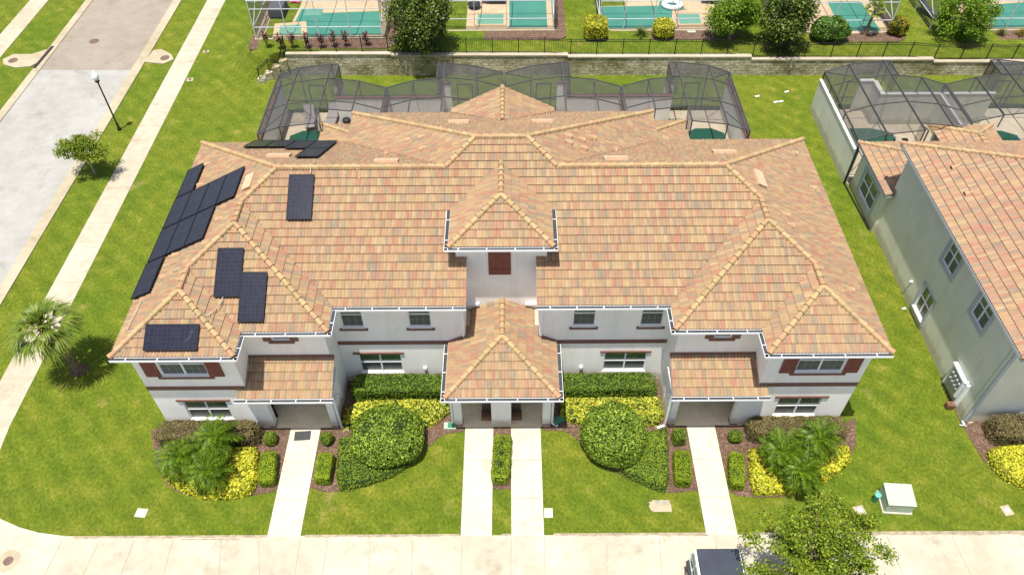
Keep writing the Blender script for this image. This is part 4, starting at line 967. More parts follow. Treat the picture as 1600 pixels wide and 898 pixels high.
# drain pipe at the corner of the privacy wall
dp = MB(); dp.beam((19.88, 35.62, 2.7), (19.88, 35.62, .08), .1, .1); dp.beam((19.9, 35.6, .06), (20.1, 31.6, .06), .07, .06); dp.build('downspout', M['black_iron'], nb)
# hose bib cap on the wall
b = MB(); b.tube([(NX-.14, 26.6, 1.15), (NX+.01, 26.6, 1.15)], .06, 10); b.build('vent_cap', M['white'], nb)
# meter bank
mt = thing('meter_bank', 'grey electric meter bank with round glass meters on the sage side wall', 'electric meters', (NX-.1, 20.4, 0), None)
b = MB(); b.box(NX-.16, NX-.003, 19.98, 21.02, .55, 1.55); b.build('cabinet', plain('meter_grey', (.32, .36, .36), .5), mt, bevel=.015)
b = MB(); b.box(NX-.26, NX-.002, 19.90, 20.02, .62, 1.72); b.box(NX-.22, NX-.004, 19.9, 21.15, 1.56, 1.64); b.box(NX-.2, NX-.004, 19.72, 19.84, .1, 1.72); b.box(NX-.12, NX-.004, 21.05, 21.16, .1, 1.5); b.build('conduit_riser', M['white_metal'], mt)
for r_ in range(2):
    for k in range(4):
        b = MB(); y_ = 20.16+k*.22; z_ = 1.28-r_*.36; b.tube([(NX-.27, y_, z_), (NX-.16, y_, z_)], [.07, .085], 12); b.build('meter', M['steel'], mt)
tag(MB().box(NX-.5, NX-.12, 19.62, 19.9, .0, .35).build('plant_pot', M['wood'], bevel=.05), 'brown pot on the ground below the electric meters', 'pot')
pt_ = MB(); pt_.tube([(20.42, 18.72, 0.03), (20.42, 18.72, .35)], .035, 8); pt_.tube([(20.1, 18.78, .08), (20.42, 18.72, .08)], .035, 8); pt_.tube([(20.42, 18.72, .35), (20.55, 18.7, .42)], .03, 8)
tag(pt_.build('standpipe', M['pvc']), 'pale standpipe in the mulch at the sage house front corner', 'pipe')

# ------------------------------------------------------------------ screened lanais behind the houses
def lanai(root_loc, px, zs, rid, Yf, Yd, Ys, deep_first, label, wall_mat, cap_mat, outer, front_from=None, group='screened patios behind the row', chair_rail=True):
    """screen enclosure: px profile x positions (5), zs roof heights; ridge index rid=2. deep part is px[0]..px[2] (+.45) if deep_first"""
    t = thing('screen_enclosure', label, 'screen room', ((px[0]+px[-1])/2, (Yf+Yd)/2, 0), group)
    fm = MB(); w_ = .05
    sgn = 1 if deep_first else -1
    xs_ = px if deep_first else px[::-1]; zz = zs if deep_first else zs[::-1]
    xe = xs_[2] + sgn*.45
    deep = [(xs_[0], zz[0]), (xs_[1], zz[1]), (xs_[2], zz[2]), (xe, zz[2]-.04)]
    shal = [(xs_[2], zz[2]), (xs_[3], zz[3]), (xs_[4], zz[4])]
    mid = [Yf, Yf+(Yd-Yf)*.36, Yf+(Yd-Yf)*.70, Yd]
    def panel(*q):
        m = MB(); m.quad(*q); m.build('screen_panel', M['screen'], t)
    fy = front_from or Yf
    def yf_(x): return Yf if abs(x-xs_[0]) < abs(xs_[2]-xs_[0])+.01 else fy
    # rafters and purlins
    for k, (x, z) in enumerate(deep):
        y0 = yf_(x) if k < 3 else Ys
        fm.beam((x, y0, z), (x, Yd, z), w_*1.3, .1)
        fm.beam((x, Yd, 0.05), (x, Yd, z), w_)
    for k, (x, z) in enumerate(shal[1:]):
        fm.beam((x, fy, z), (x, Ys, z), w_*1.3, .1); fm.beam((x, Ys, 2.3 if outer != 'none' else 0.05), (x, Ys, z), w_)
    ylines = sorted(set([Yf, Yf+(Ys-Yf)*.5, Ys, Yd])) 
    for y in ylines:
        for (xa, za), (xb, zb) in zip(deep[:2], deep[1:3]): fm.beam((xa, y, za), (xb, y, zb), w_)
        if y > Ys-.01: fm.beam((deep[2][0], y, deep[2][1]), (xe, y, deep[3][1]), w_)
    for y in [q for q in ylines if q <= Ys+.01]:
        yy = max(y, fy)
        for (xa, za), (xb, zb) in zip(shal[:2], shal[1:]): fm.beam((xa, yy, za), (xb, yy, zb), w_)
    # side posts, corner braces
    for y in ylines: fm.beam((xs_[0], y, 2.3), (xs_[0], y, zz[0]), w_)
    fm.beam((xs_[0], Yd, zz[0]), (xs_[1], Yd-(Yd-Ys)*.9, zz[1]), .045)
    fm.beam((xs_[0], Yf, zz[0]), (xs_[1], Yf+1.4, zz[1]), .045)
    fm.beam((xs_[0], Yd, 1.0), (xe, Yd, 1.0), .045); fm.beam((xs_[0], Yd, .25), (xe, Yd, .25), .06)
    # screen door in the rear wall
    xd = xs_[1]+sgn*.35
    for xq in (xd, xd+sgn*.95): fm.beam((xq, Yd, .05), (xq, Yd, 2.15), .055)
    fm.beam((xd, Yd, 2.15), (xd+sgn*.95, Yd, 2.15), .055)
    # front posts
    for (x, z) in deep[:3]: fm.beam((x, Yf+.02, 2.2), (x, Yf+.02, z), w_*1.2)
    for (x, z) in shal[1:]: fm.beam((x, fy+.02, 2.6), (x, fy+.02, z), w_)
    fm.build('frame', M['bronze'], t)
    # panels
    for (xa, za), (xb, zb) in zip(deep[:2], deep[1:3]):
        for y0, y1 in zip(ylines[:-1], ylines[1:]): panel((xa, y0, za), (xb, y0, zb), (xb, y1, zb), (xa, y1, za))
        panel((xa, Yd, .05), (xb, Yd, .05), (xb, Yd, zb), (xa, Yd, za))
    panel((xs_[2], Ys, zz[2]), (xe, Ys, zz[2]-.04), (xe, Yd, zz[2]-.04), (xs_[2], Yd, zz[2]))
    panel((xs_[2], Yd, 2.3), (xe, Yd, 2.3), (xe, Yd, zz[2]-.04), (xs_[2], Yd, zz[2]))
    panel((xe, Ys, 2.3), (xe, Yd, 2.3), (xe, Yd, zz[2]-.04), (xe, Ys, zz[2]-.04))
    for (xa, za), (xb, zb) in zip(shal[:2], shal[1:]):
        panel((xa, fy, za), (xb, fy, zb), (xb, Ys, zb), (xa, Ys, za)); panel((xa, Ys, 2.3), (xb, Ys, 2.3), (xb, Ys, zb), (xa, Ys, za))
    if outer == 'wall': 
        for y0, y1 in zip(ylines[:-1], ylines[1:]): panel((xs_[0], y0, 2.3), (xs_[0], y1, 2.3), (xs_[0], y1, zz[0]), (xs_[0], y0, zz[0]))
    if front_from:      # notch panel beside the low roof
        panel((xs_[2], Yf, 2.2), (xs_[2], front_from, 2.6), (xs_[2], front_from, zz[2]), (xs_[2], Yf, zz[2]))
        b = MB(); b.beam((xs_[2]+sgn*.25, Yf+.1, 2.2), (xs_[2]+sgn*.25, Yf+.1, zz[2]-.1), .06); b.beam((xs_[2]+sgn*.25, Yf+.1, zz[2]-.1), (xs_[2], front_from, zz[2]), .05); b.build('frame', M['bronze'], t)
    return t
def privacy(name_label, segs, mat, cap, h=2.28, group='privacy walls of the patios'):
    t = thing('privacy_wall', name_label, 'wall', (segs[0][0], segs[0][1], 0), group)
    for k, (x0, y0, x1, y1) in enumerate(segs):
        b = MB(); b.box(min(x0, x1)-.11, max(x0, x1)+.11, min(y0, y1)-.11+.001*k, max(y0, y1)+.11-.001*k, 0, h-.001*k); b.build('wall_body', M[mat], t)
        c = MB(); c.box(min(x0, x1)-.14, max(x0, x1)+.14, min(y0, y1)-.14+.001*k, max(y0, y1)+.14-.001*k, h, h+.09+.002*k); c.build('wall_cap', M[cap], t)
    return t
YF, YD, YS = 36.95, 43.2, 41.6
PX = [-14.85, -13.46, -11.35, -9.45, -7.85]; PZ = [2.9, 3.42, 3.68, 3.47, 2.98]
PX2 = [-7.75, -6.1, -4.15, -2.2, -.52]; PZ2 = [2.98, 3.47, 3.7, 3.47, 2.98]
mir = lambda p: [2*X0-x for x in p[::-1]]
lanai(None, PX, PZ, 2, YF, YD, YS, True, 'bronze framed screen enclosure behind the left end of the townhouse, with chaises inside', None, None, 'wall', 38.4)
lanai(None, PX2, PZ2, 2, 37.4, YD, YS, False, 'bronze framed screen enclosure left of the roof peak, second from the left', None, None, 'none', 37.9)
lanai(None, mir(PX2), PZ2[::-1], 2, 37.4, YD, YS, True, 'bronze framed screen enclosure right of the roof peak, third from the left', None, None, 'none', 37.9)
lanai(None, mir(PX), PZ[::-1], 2, YF, YD, YS, False, 'bronze framed screen enclosure behind the right end of the townhouse, empty paved floor', None, None, 'wall', 38.4)
privacy('white privacy wall with brown cap along the left side of the left patio', [(-14.9, 37.0, -14.9, 43.1)], 'stucco', 'brown')
privacy('white privacy wall with brown cap between the two left patios', [(-11.3, 43.1, -10.95, 43.1), (-10.95, 42.9, -10.95, 41.75), (-10.95, 41.55, -4.55, 41.55), (-4.55, 41.75, -4.55, 42.9), (-4.55, 43.1, -4.0, 43.1), (-7.8, 37.5, -7.8, 41.3)], 'stucco', 'brown')
privacy('white privacy wall with brown cap between the two right patios', [(2*X0+11.3, 43.1, 2*X0+10.95, 43.1), (2*X0+10.95, 42.9, 2*X0+10.95, 41.75), (2*X0+10.95, 41.55, 2*X0+4.55, 41.55), (2*X0+4.55, 41.75, 2*X0+4.55, 42.9), (2*X0+4.55, 43.1, 2*X0+4.0, 43.1), (2*X0+7.8, 37.5, 2*X0+7.8, 41.3)], 'stucco', 'brown')
privacy('white privacy wall with brown cap along the right side of the right patio', [(2*X0+14.9, 37.0, 2*X0+14.9, 43.1)], 'stucco', 'brown')
privacy('white privacy wall with brown cap between the two middle patios', [(X0, 38, X0, 43.0)], 'stucco', 'brown')
lanai(None, [20.0, 21.4, 23.45, 25.4, 27.0], PZ, 2, 35.9, YD, YS, True, 'black framed screen enclosure behind the sage house, beside the pale outer wall', None, None, 'wall', 36.6)
lanai(None, [27.1, 28.75, 30.7, 32.6, 34.2], PZ2, 2, 36.9, YD, YS, False, 'black framed screen enclosure at the far right edge behind the sage house', None, None, 'none', 37.6)
privacy('pale sage privacy wall with white cap beside the side lawn', [(19.97, 35.85, 19.97, 43.1)], 'stucco_nb', 'cap_pale')
privacy('pale sage privacy wall with white cap between the sage house patios', [(22.55, 43.1, 23.2, 43.1), (23.35, 42.9, 23.35, 41.8), (23.35, 41.6, 30.3, 41.6), (27.05, 37.3, 27.05, 41.35)], 'stucco_nb', 'cap_pale')
sheet('patio_floor', [(-14.8, 36.0), (-.5, 36.0), (-.5, 43.2), (-14.8, 43.2)], .05, M['paver'])
sheet('patio_floor', [(-.44, 36.0), (2*X0+14.8, 36.0), (2*X0+14.8, 43.2), (-.44, 43.2)], .05, M['paver'])
sheet('patio_floor', [(20.1, 35.5), (34, 35.5), (34, 43.2), (20.1, 43.2)], .05, M['paver'])
def plunge(c, rx, ry, label):
    t = thing('plunge_pool', label, 'pool', (c[0], c[1], 0), 'plunge pools on the patios')
    n = 8; ring = lambda k: [(c[0]+rx*k*math.cos(math.pi/8+math.pi*i/4), c[1]+ry*k*math.sin(math.pi/8+math.pi*i/4)) for i in range(n)]
    MB().prism(ring(1.08), .0, .062).build('coping', M['paver'], t); MB().prism(ring(1.0), .01, .068).build('pool_surface', M['water_dark'], t)
plunge((-13.0, 40.3), 1.35, .95, 'dark green octagonal plunge pool on the left patio')
plunge((2*X0+13.35, 40.3), 1.35, .95, 'dark green octagonal plunge pool on the right patio')
plunge((22.4, 40.2), 2.2, .95, 'dark green plunge pool on the sage house patio')
plunge((30.9, 39.9), 1.5, .9, 'dark green plunge pool on the far right patio')
def chaise(c, ang, label, group, mat='fabric', L_=1.95, fr='fabric'):
    t = thing('chaise_lounge', label, 'lounger', (c[0], c[1], c[2]), group)
    X_ = Matrix.Translation(Vector(c)) @ Matrix.Rotation(ang, 4, 'Z')
    b = MB(); b.box(-.32, .32, -1.0, .25, .30, .345); b.build('seat', M[mat], t, xf=X_)
    b = MB(); i = 0
    b.beam((0, .25, .33), (0, .92, .78), .64, .04); b.build('backrest', M[mat], t, xf=X_)
    b = MB()
    for sx in (-.34, .34): b.beam((sx, -1.0, .30), (sx, .3, .30), .04)
    b.build('rail', M[fr], t, xf=X_)
    for sx in (-.3, .3):
        for sy in (-.85, .4):
            b = MB(); b.beam((sx, sy, 0), (sx, sy, .29), .04); b.build('leg', M[fr], t, xf=X_)
    return t
chaise((-13.15, 42.1, .05), R(12), 'taupe chaise turned slightly on the left patio, nearer the side wall', 'chaises on the left patio')
chaise((-11.75, 42.3, .05), R(-3), 'taupe chaise on the left patio beside the round grill', 'chaises on the left patio')
gr = thing('patio_table', 'small round white patio table beside a taupe chaise', 'table', (-10.75, 42.1, .05))
MB().lathe([(.28, .45), (.3, .47), (.3, .5)], (-10.75, 42.1, .05)).build('table_top', M['white'], gr); MB().lathe([(.16, 0), (.03, .06), (.03, .45)], (-10.75, 42.1, .05)).build('pedestal', M['white'], gr)
gr = thing('charcoal_grill', 'dark round grill on the left patio floor', 'grill', (-10.6, 41.3, .05)); 
MB().lathe([(.05, .5), (.22, .56), (.28, .7), (.24, .82), (.08, .9)], (-10.6, 41.3, .05)).build('bowl', M['car_trim'], gr)
for k in range(3):
    a = k*2.094; MB().beam((-10.6+.3*math.cos(a), 41.3+.3*math.sin(a), .05), (-10.6+.1*math.cos(a), 41.3+.1*math.sin(a), .58), .03).build('leg', M['steel'], gr)
ex = thing('exercise_bike', 'dark exercise machine in the corner of the sage house patio', 'exercise machine', (24.0, 38.6, .05))
b = MB(); b.beam((23.6, 38.6, .12), (24.5, 38.6, .12), .1); b.beam((23.7, 38.3, .08), (23.7, 38.9, .08), .1); b.beam((24.4, 38.3, .08), (24.4, 38.9, .08), .1); b.beam((23.7, 38.6, .1), (23.55, 38.6, 1.2), .08); b.beam((24.3, 38.6, .1), (24.2, 38.6, .95), .08); b.build('machine_frame', M['car_trim'], ex)
MB().box(24.05, 24.4, 38.48, 38.72, .95, 1.05).build('saddle', M['car_trim'], ex, bevel=.03); MB().tube([(23.95, 38.55, .5), (23.95, 38.65, .5)], .28, 18).build('flywheel', M['steel'], ex)
b = MB(); b.beam((23.5, 38.3, 1.2), (23.5, 38.9, 1.2), .05); b.build('handlebar', M['steel'], ex)

# ------------------------------------------------------------------ retaining wall and iron fence
rw = thing('retaining_wall', 'mossy stone block retaining wall behind the patios', 'wall', (0, 47.6, 0))
def rseg(x0, x1, top0, step=1.0):
    n = max(1, int((x1-x0)/4)); 
    b = MB(); c = MB()
    for k in range(n):
        a = x0+(x1-x0)*k/n; d = x0+(x1-x0)*(k+1)/n; y0, y1 = wall_y(a), wall_y(d)
        b.prism([(a, y0), (d, y1), (d, y1+.35), (a, y0+.35)], -.3, top0)
        c.prism([(a, y0-.04), (d, y1-.04), (d, y1+.36), (a, y0+.36)], top0, top0+.10)
    b.build('block_face', M['stone'], rw); c.build('cap_course', M['stone_cap'], rw)
for s_ in ((-15.6, -8.3, 1.60), (-8.298, 3.9, 1.50), (3.902, 16.6, 1.38), (16.602, 29.2, 1.16), (29.202, 60, .98)): rseg(*s_)
for k, (x0, x1, zt) in enumerate(((-16.1, -15.601, 1.25), (-16.6, -16.101, .95), (-17.1, -16.601, .65), (-17.6, -17.101, .38))):
    b = MB(); y = wall_y(x0)-.35*(k+1)*.8
    b.prism([(x0, y-.05), (x1, y+.15), (x1, y+.6), (x0, y+.5)], -.3, zt); b.build('block_face', M['stone'], rw)
fe = thing('iron_fence', 'black iron picket fence running along the top of the retaining wall', 'fence', (0, 48.1, 0))
FX = [-17.45, -16.8, -16.2, -15.6]
x = -13.9
while x < 50: FX.append(x); x += 1.80
def fy_(x): return wall_y(x)+.28 if x > -15.8 else wall_y(x)+.28 - (-15.8-x)*.8
def fz(x):
    if x < -15.7: return max(0, ground_z(x, fy_(x)))
    return [1.68, 1.56, 1.43, 1.2, 1.02][sum(x > q for q in (-8.3, 3.9, 16.6, 29.2))]
HF = 1.15
post = None
for k, x in enumerate(FX):
    z = fz(x); 
    if post is None:
        b = MB(); b.box(-.03, .03, -.03, .03, -.15, HF+.05); b.lathe([(.045, HF+.05), (.045, HF+.07), (.0, HF+.1)], seg=6); post = b.build('post', M['black_iron'], fe); post.location = Vector((x, fy_(x), z))-fe.location
        o = post
        me = o.data
        for v in me.vertices: v.co += Vector(fe.location)      # build() made it relative to the fence
    else:
        o = post.copy(); col.objects.link(o); o.parent = fe; o.location = Vector((x, fy_(x), z))-fe.location
for xa, xb in zip(FX[:-1], FX[1:]):
    b = MB(); za, zb = fz(xa+.01), fz(xb-.01)
    A = Vector((xa, fy_(xa), za)); B = Vector((xb, fy_(xb), zb))
    for h_ in (.12, HF-.14, HF): b.beam(A+Vector((0, 0, h_)), B+Vector((0, 0, h_)), .028, .03)
    n = max(3, int((B-A).length/.115))
    for k in range(1, n):
        P = A.lerp(B, k/n); b.beam(P+Vector((0, 0, .06)), P+Vector((0, 0, HF)), .016)
    b.build('picket_panel', M['black_iron'], fe)

# ------------------------------------------------------------------ pools and white cages behind
def cage(label, x0, x1, y0, y1, zb, nx_, posts_at=None, skew=0.0):
    t = thing('pool_cage', label, 'screen room', ((x0+x1)/2, y0, zb), 'white pool cages behind the fence')
    h = 2.85; f = MB(); w_ = .05
    xs_ = posts_at or [x0+(x1-x0)*k/nx_ for k in range(nx_+1)]
    for x in xs_:
        f.beam((x, y0, zb), (x, y0, zb+h), w_); f.beam((x, y0, zb+h), (x+0, y0+1.6, zb+h+1.1), w_); f.beam((x, y0+1.6, zb+h+1.1), (x, y1, zb+h+1.1), w_)
    for z in (.9, h): f.beam((xs_[0], y0, zb+z), (xs_[-1], y0, zb+z), w_)
    f.beam((xs_[0], y0, zb+2.25), (xs_[-1], y0, zb+2.25), .045)
    f.beam((xs_[0], y0+1.6, zb+h+1.1), (xs_[-1], y0+1.6, zb+h+1.1), w_)
    for x in (xs_[0], xs_[-1]):
        for k in range(1, 5):
            y = y0+(y1-y0)*k/4; f.beam((x, y, zb), (x, y, zb+h), w_)
        f.beam((x, y0, zb+.9), (x, y1, zb+.9), w_); f.beam((x, y0, zb+h), (x, y1, zb+h), w_)
        f.beam((x, y0, zb+.9), (x, y0+(y1-y0)*.25, zb+h), .045); f.beam((x, y0+(y1-y0)*.25, zb+.9), (x, y0, zb+h), .045)
    f.build('frame', M['cage_metal'], t)
    k = MB(); k.box(xs_[0]-.1, xs_[-1]+.1, y0-.12, y0+.06, zb-.4, zb+.05); k.box(xs_[0]-.1, xs_[0]+.06, y0+.06, y1, zb-.4, zb+.05); k.box(xs_[-1]-.06, xs_[-1]+.1, y0+.06, y1, zb-.4, zb+.05); k.build('footing', M['kerb'], t)
    for xa, xb in zip(xs_[:-1], xs_[1:]):
        m = MB(); m.quad((xa, y0, zb+.05), (xb, y0, zb+.05), (xb, y0, zb+h), (xa, y0, zb+h)); m.build('screen_panel', M['screen_light'], t)
    for x in (xs_[0], xs_[-1]):
        m = MB(); m.quad((x, y0, zb+.05), (x, y1, zb+.05), (x, y1, zb+h), (x, y0, zb+h)); m.build('screen_panel', M['screen'], t)
    return t
cages = [
    ('tall white pool cage at the top left with stepped pool', -18.0, -9.05, 49.75, 62, None),
    ('white pool cage behind the dark magnolia with square spa', -5.1, 3.05, 51.05, 63, [-5.1, -2.6, -.3, 3.05]),
    ('white pool cage in the top middle with float in its pool', 6.35, 15.4, 51.2, 63, [6.35, 8.1, 10.25, 11.85, 15.4]),
    ('white pool cage behind the glossy shrub and small palm', 19.0, 27.3, 51.1, 63, None),
    ('white pool cage at the top right behind the bright tree', 30.45, 41.5, 51.55, 63, None)]
for lb, x0, x1, y0, y1, at in cages:
    zb = ZU((x0+x1)/2)
    cage(lb, x0, x1, y0, y1, zb, 4, at)
    sheet('pool_deck', [(x0+.05, y0+.02), (x1-.05, y0+.02), (x1-.05, y1), (x0+.05, y1)], zb+.03, M['deck'], .6)
    sheet('mulch_bed', [(max(x0-.9, -18.35), y0-1.0), (x0-.1, y0-1.35), (x1+.4, y0-1.3), (x1+.9, y0-.9), (x1+.95, y1), (max(x0-.95, -18.35), y1)], zb+.012, M['mulch'], .5)
def pool(label, pts, zc, mat='water', cop=.22, group='swimming pools behind the fence', raise_=0.0):
    c = Vector((sum(p[0] for p in pts)/len(pts), sum(p[1] for p in pts)/len(pts), 0))
    t = thing('swimming_pool', label, 'pool', (c.x, c.y, zc), group)
    big = []
    for p in pts:
        d = Vector((p[0], p[1], 0))-c; big.append(((c+d*(1+cop/d.length)).x, (c+d*(1+cop/d.length)).y))
    MB().prism(big, zc-.1, zc+.036+raise_).build('coping', M['deck'], t)
    MB().prism(pts, zc-.09, zc+.042+raise_).build('pool_surface', M[mat], t)
    return t
def upoly(*uv): return [tuple(up(u, v)[:2]) for u, v in uv]
z1 = ZU(-13.5)+.03
p = pool('turquoise swimming pool with pale entry steps at the top left', upoly((478, 59), (462, 34), (472, 14), (502, 14), (505, 22), (592, 20), (597, 57)), z1)
s_ = MB()
for k in range(3): s_.prism([(-15.2, 53.9-.33*k), (-13.95, 53.9-.33*k), (-13.95, 53.62-.33*k), (-15.25, 53.62-.33*k)], z1, z1+.047)
s_.build('pool_step', M['water_pale'], p)
pool('small round-cornered spa beside the left turquoise pool', upoly((436, 57), (438, 42), (470, 40), (472, 56)), z1+.04, 'water_pale', .55, 'spas behind the fence', .0)
z2 = ZU(-1)+.03
pool('turquoise swimming pool in the cage beside the grass path', [(-.12, 51.3), (2.62, 51.3), (2.72, 59.5), (-.12, 59.5)], z2)
pool('square pale spa left of the middle turquoise pool', [(-2.45, 51.8), (-.55, 51.8), (-.55, 53.2), (-2.45, 53.2)], z2+.03, 'water_pale', .25, 'spas behind the fence')
z3 = ZU(10.5)+.03
p = pool('wide turquoise swimming pool with a white ring float', upoly((948, 46), (938, 11), (1029, 11), (1031, 1.5), (1062, 1.6), (1070, 17), (1050, 19), (1049, 45)), z3)
pool('square pale spa at the right of the wide pool', upoly((1062, 40), (1057, 25), (1091, 25), (1096, 40)), z3+.03, 'water_pale', .25, 'spas behind the fence')
fl = MB(); C = up(1050, 10, .1)
for k in range(24):
    a0 = 2*math.pi*k/24; pts_ = None
ringp = [(C.x+.62*math.cos(2*math.pi*k/20), C.y+.5*math.sin(2*math.pi*k/20), C.z+.12) for k in range(21)]
fl.tube(ringp, .2, 8, cap=False)
tag(fl.build('ring_float', M['fiber_white'], smooth=True), 'white inflatable ring floating in the top middle pool', 'pool float')
z4 = ZU(25)+.03
pool('turquoise swimming pool behind the small fan palm', upoly((1316, 52), (1292, 4), (1344, 4), (1376, 51)), z4)
z5 = ZU(36.5)+.03
pool('turquoise swimming pool at the top right corner', upoly((1548, 45), (1535, 10), (1660, 2), (1660, 44)), z5)
# deck furniture glimpsed through the cages
chaise(tuple(up(1113, 5, .03)), R(90), 'dark lounger on the tan deck right of the wide pool', None, 'fabric_dark', fr='car_trim')
chaise(tuple(up(1449, 22, .03)), R(30), 'dark lounger inside the top right cage by the mulch strip', None, 'fabric_dark', fr='car_trim')
chaise(tuple(up(770, 4, .03)), R(90), 'dark lounger at the top edge left of the middle pool', None, 'fabric_dark', fr='car_trim')
tb_ = thing('pool_table', 'covered grey table on the deck by the left pool', 'table', tuple(up(436, 20, .03)))
Pq = up(436, 20, .03); MB().box(Pq.x-.55, Pq.x+.55, Pq.y-.9, Pq.y+.9, Pq.z, Pq.z+.75).build('table_cover', M['fabric_dark'], tb_, bevel=.12)
Pq = up(461, 5, .03); tag(MB().tube([(Pq.x-.35, Pq.y, Pq.z+.08), (Pq.x, Pq.y+.15, Pq.z+.1), (Pq.x+.35, Pq.y-.05, Pq.z+.08)], [.08, .14, .07], 8).build('pool_toy', M['pink']), 'pink pool toy lying on the deck by the left pool', 'toy')
Pq = up(741, 12, .03); g_ = thing('fire_pit', 'dark round fire bowl on the deck near the square spa', 'fire pit', tuple(Pq)); MB().lathe([(.2, 0), (.45, .2), (.5, .3), (.42, .3), (.3, .22)], tuple(Pq)).build('bowl', M['car_trim'], g_)
Pq = up(1080, 49.5); tag(MB().box(Pq.x-.3, Pq.x+.3, Pq.y-.2, Pq.y+.2, Pq.z-.05, Pq.z+.06).build('valve_box', M['green_box'], bevel=.02), 'pale green valve lid in the mulch in front of the spa', 'valve box')

# ------------------------------------------------------------------ foliage helpers
def unit(n):
    v = rng.normal(size=(n, 3)); return v/np.linalg.norm(v, axis=1, keepdims=True)
def leaf_mesh(name, P, Nn, size, mat, parent=None, jitter=.6, aspect=.55, core=None, fold=True):
    """one mesh of leaf-sized diamonds at points P facing Nn, plus an optional core mesh (verts, faces, material)"""
    n = len(P); P = np.asarray(P); Nn = np.asarray(Nn)
    nr = Nn + rng.normal(size=(n, 3))*jitter; nr /= np.linalg.norm(nr, axis=1, keepdims=True)
    t = np.cross(nr, unit(n)); t /= np.linalg.norm(t, axis=1, keepdims=True)+1e-9
    bt = np.cross(nr, t); sz = size*(.65+.7*rng.random((n, 1)))
    a = P - t*sz*.5; c = P + t*sz*.5; b = P + bt*sz*aspect*.5 + t*sz*.05; d = P - bt*sz*aspect*.5 + t*sz*.05
    V = np.stack([a, d, c, b], 1).reshape(-1, 3)
    off = Vector((0, 0, 0)); o = parent
    while o: off += o.location; o = o.parent
    nv = 0; faces_core = []
    if core:
        cv = np.array(core[0]); faces_core = core[1]; nv = len(cv); V = np.concatenate([cv, V])
    V = V - np.array(off)
    Fq = (np.arange(4*n).reshape(-1, 4)+nv).tolist()
    me = bpy.data.meshes.new(name); me.from_pydata(V.tolist(), [], [tuple(f) for f in faces_core]+Fq)
    if core: me.materials.append(core[2]); me.materials.append(mat); me.polygons.foreach_set('material_index', [0]*len(faces_core)+[1]*n)
    else: me.materials.append(mat)
    me.update()
    ob = bpy.data.objects.new(name, me); col.objects.link(ob)
    if parent: ob.parent = parent
    return ob
def lump(P, amp, f, ph):
    return amp*(np.sin(P[:, 0]*f+ph)+np.sin(P[:, 1]*f*1.13+ph*2)+np.sin(P[:, 2]*f*1.31+ph*3))/3
def superq(c, hx, hy, hz_, pw, nu=28, nv=14, k=1.0, zmin=0.0, rot=0.0):
    vs = []; fs = []
    for j in range(nv+1):
        el = -math.pi/2+math.pi*j/nv
        for i in range(nu):
            az = 2*math.pi*i/nu; d = np.array([math.cos(el)*math.cos(az), math.cos(el)*math.sin(az), math.sin(el)])
            r = (abs(d[0]/hx)**pw+abs(d[1]/hy)**pw+abs(d[2]/hz_)**pw)**(-1/pw)
            q = d*r*k; ca, sa = math.cos(rot), math.sin(rot)
            vs.append((c[0]+q[0]*ca-q[1]*sa, c[1]+q[0]*sa+q[1]*ca, max(zmin, c[2]+q[2])))
    for j in range(nv):
        for i in range(nu): fs.append((j*nu+i, j*nu+(i+1) % nu, (j+1)*nu+(i+1) % nu, (j+1)*nu+i))
    return vs, fs
def bush(name, c, hx, hy, h, pw, n, size, mat, core, label, cat, group=None, rot=0.0, base=.0, amp=.05, jit=.55, shell=.10, zfrac=.0):
    """clipped shrub: superquadric shell of leaves round a darker core, standing on z=c[2]"""
    hz_ = h/2*(1+zfrac); cz = c[2]+h-hz_
    d = unit(n*3); 
    # favour even coverage on boxes: sample box faces
    fx, fy2, fz2 = hy*hz_, hx*hz_, hx*hy; w_ = np.array([fx, fx, fy2, fy2, fz2, fz2*.3]); w_ /= w_.sum()
    f = rng.choice(6, size=n*2, p=w_); q = rng.uniform(-1, 1, (n*2, 3))
    for k in range(6): q[f == k, k//2] = 1 if k % 2 == 0 else -1
    if pw > 2.5: d = q*np.array([hx, hy, hz_]); d /= np.linalg.norm(d, axis=1, keepdims=True)
    else:
        d = unit(n*2)*np.array([hx, hy, hz_]); d /= np.linalg.norm(d, axis=1, keepdims=True)
    r = ((np.abs(d/np.array([hx, hy, hz_]))**pw).sum(1))**(-1/pw)
    P = d*r[:, None]; ok = P[:, 2] > -(cz-c[2])+.03; P = P[ok][:n]; d = d[ok][:n]
    g = np.sign(P)*(np.abs(P/np.array([hx, hy, hz_]))**(pw-1))/np.array([hx, hy, hz_]); g /= np.linalg.norm(g, axis=1, keepdims=True)
    P = P*(1-shell*rng.random((len(P), 1))**1.6) + g*(lump(P, amp, 5.0/max(.5, min(hx, hy)), c[0]*3) )[:, None]
    ca, sa = math.cos(rot), math.sin(rot); Rm = np.array([[ca, sa, 0], [-sa, ca, 0], [0, 0, 1]])
    P = P @ Rm + np.array([c[0], c[1], cz]); g = g @ Rm
    cv, cf = superq((c[0], c[1], cz), hx, hy, hz_, pw, k=.90, zmin=c[2], rot=rot)
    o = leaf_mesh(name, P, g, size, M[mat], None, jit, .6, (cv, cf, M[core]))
    return tag(o, label, cat, group)
def in_poly(pts, P):
    x, y = P[:, 0], P[:, 1]; c = np.zeros(len(P), bool); n = len(pts)
    for i in range(n):
        x0, y0 = pts[i]; x1, y1 = pts[(i+1) % n]
        k = ((y0 > y) != (y1 > y)) & (x < (x1-x0)*(y-y0)/(y1-y0+1e-12)+x0); c ^= k
    return c
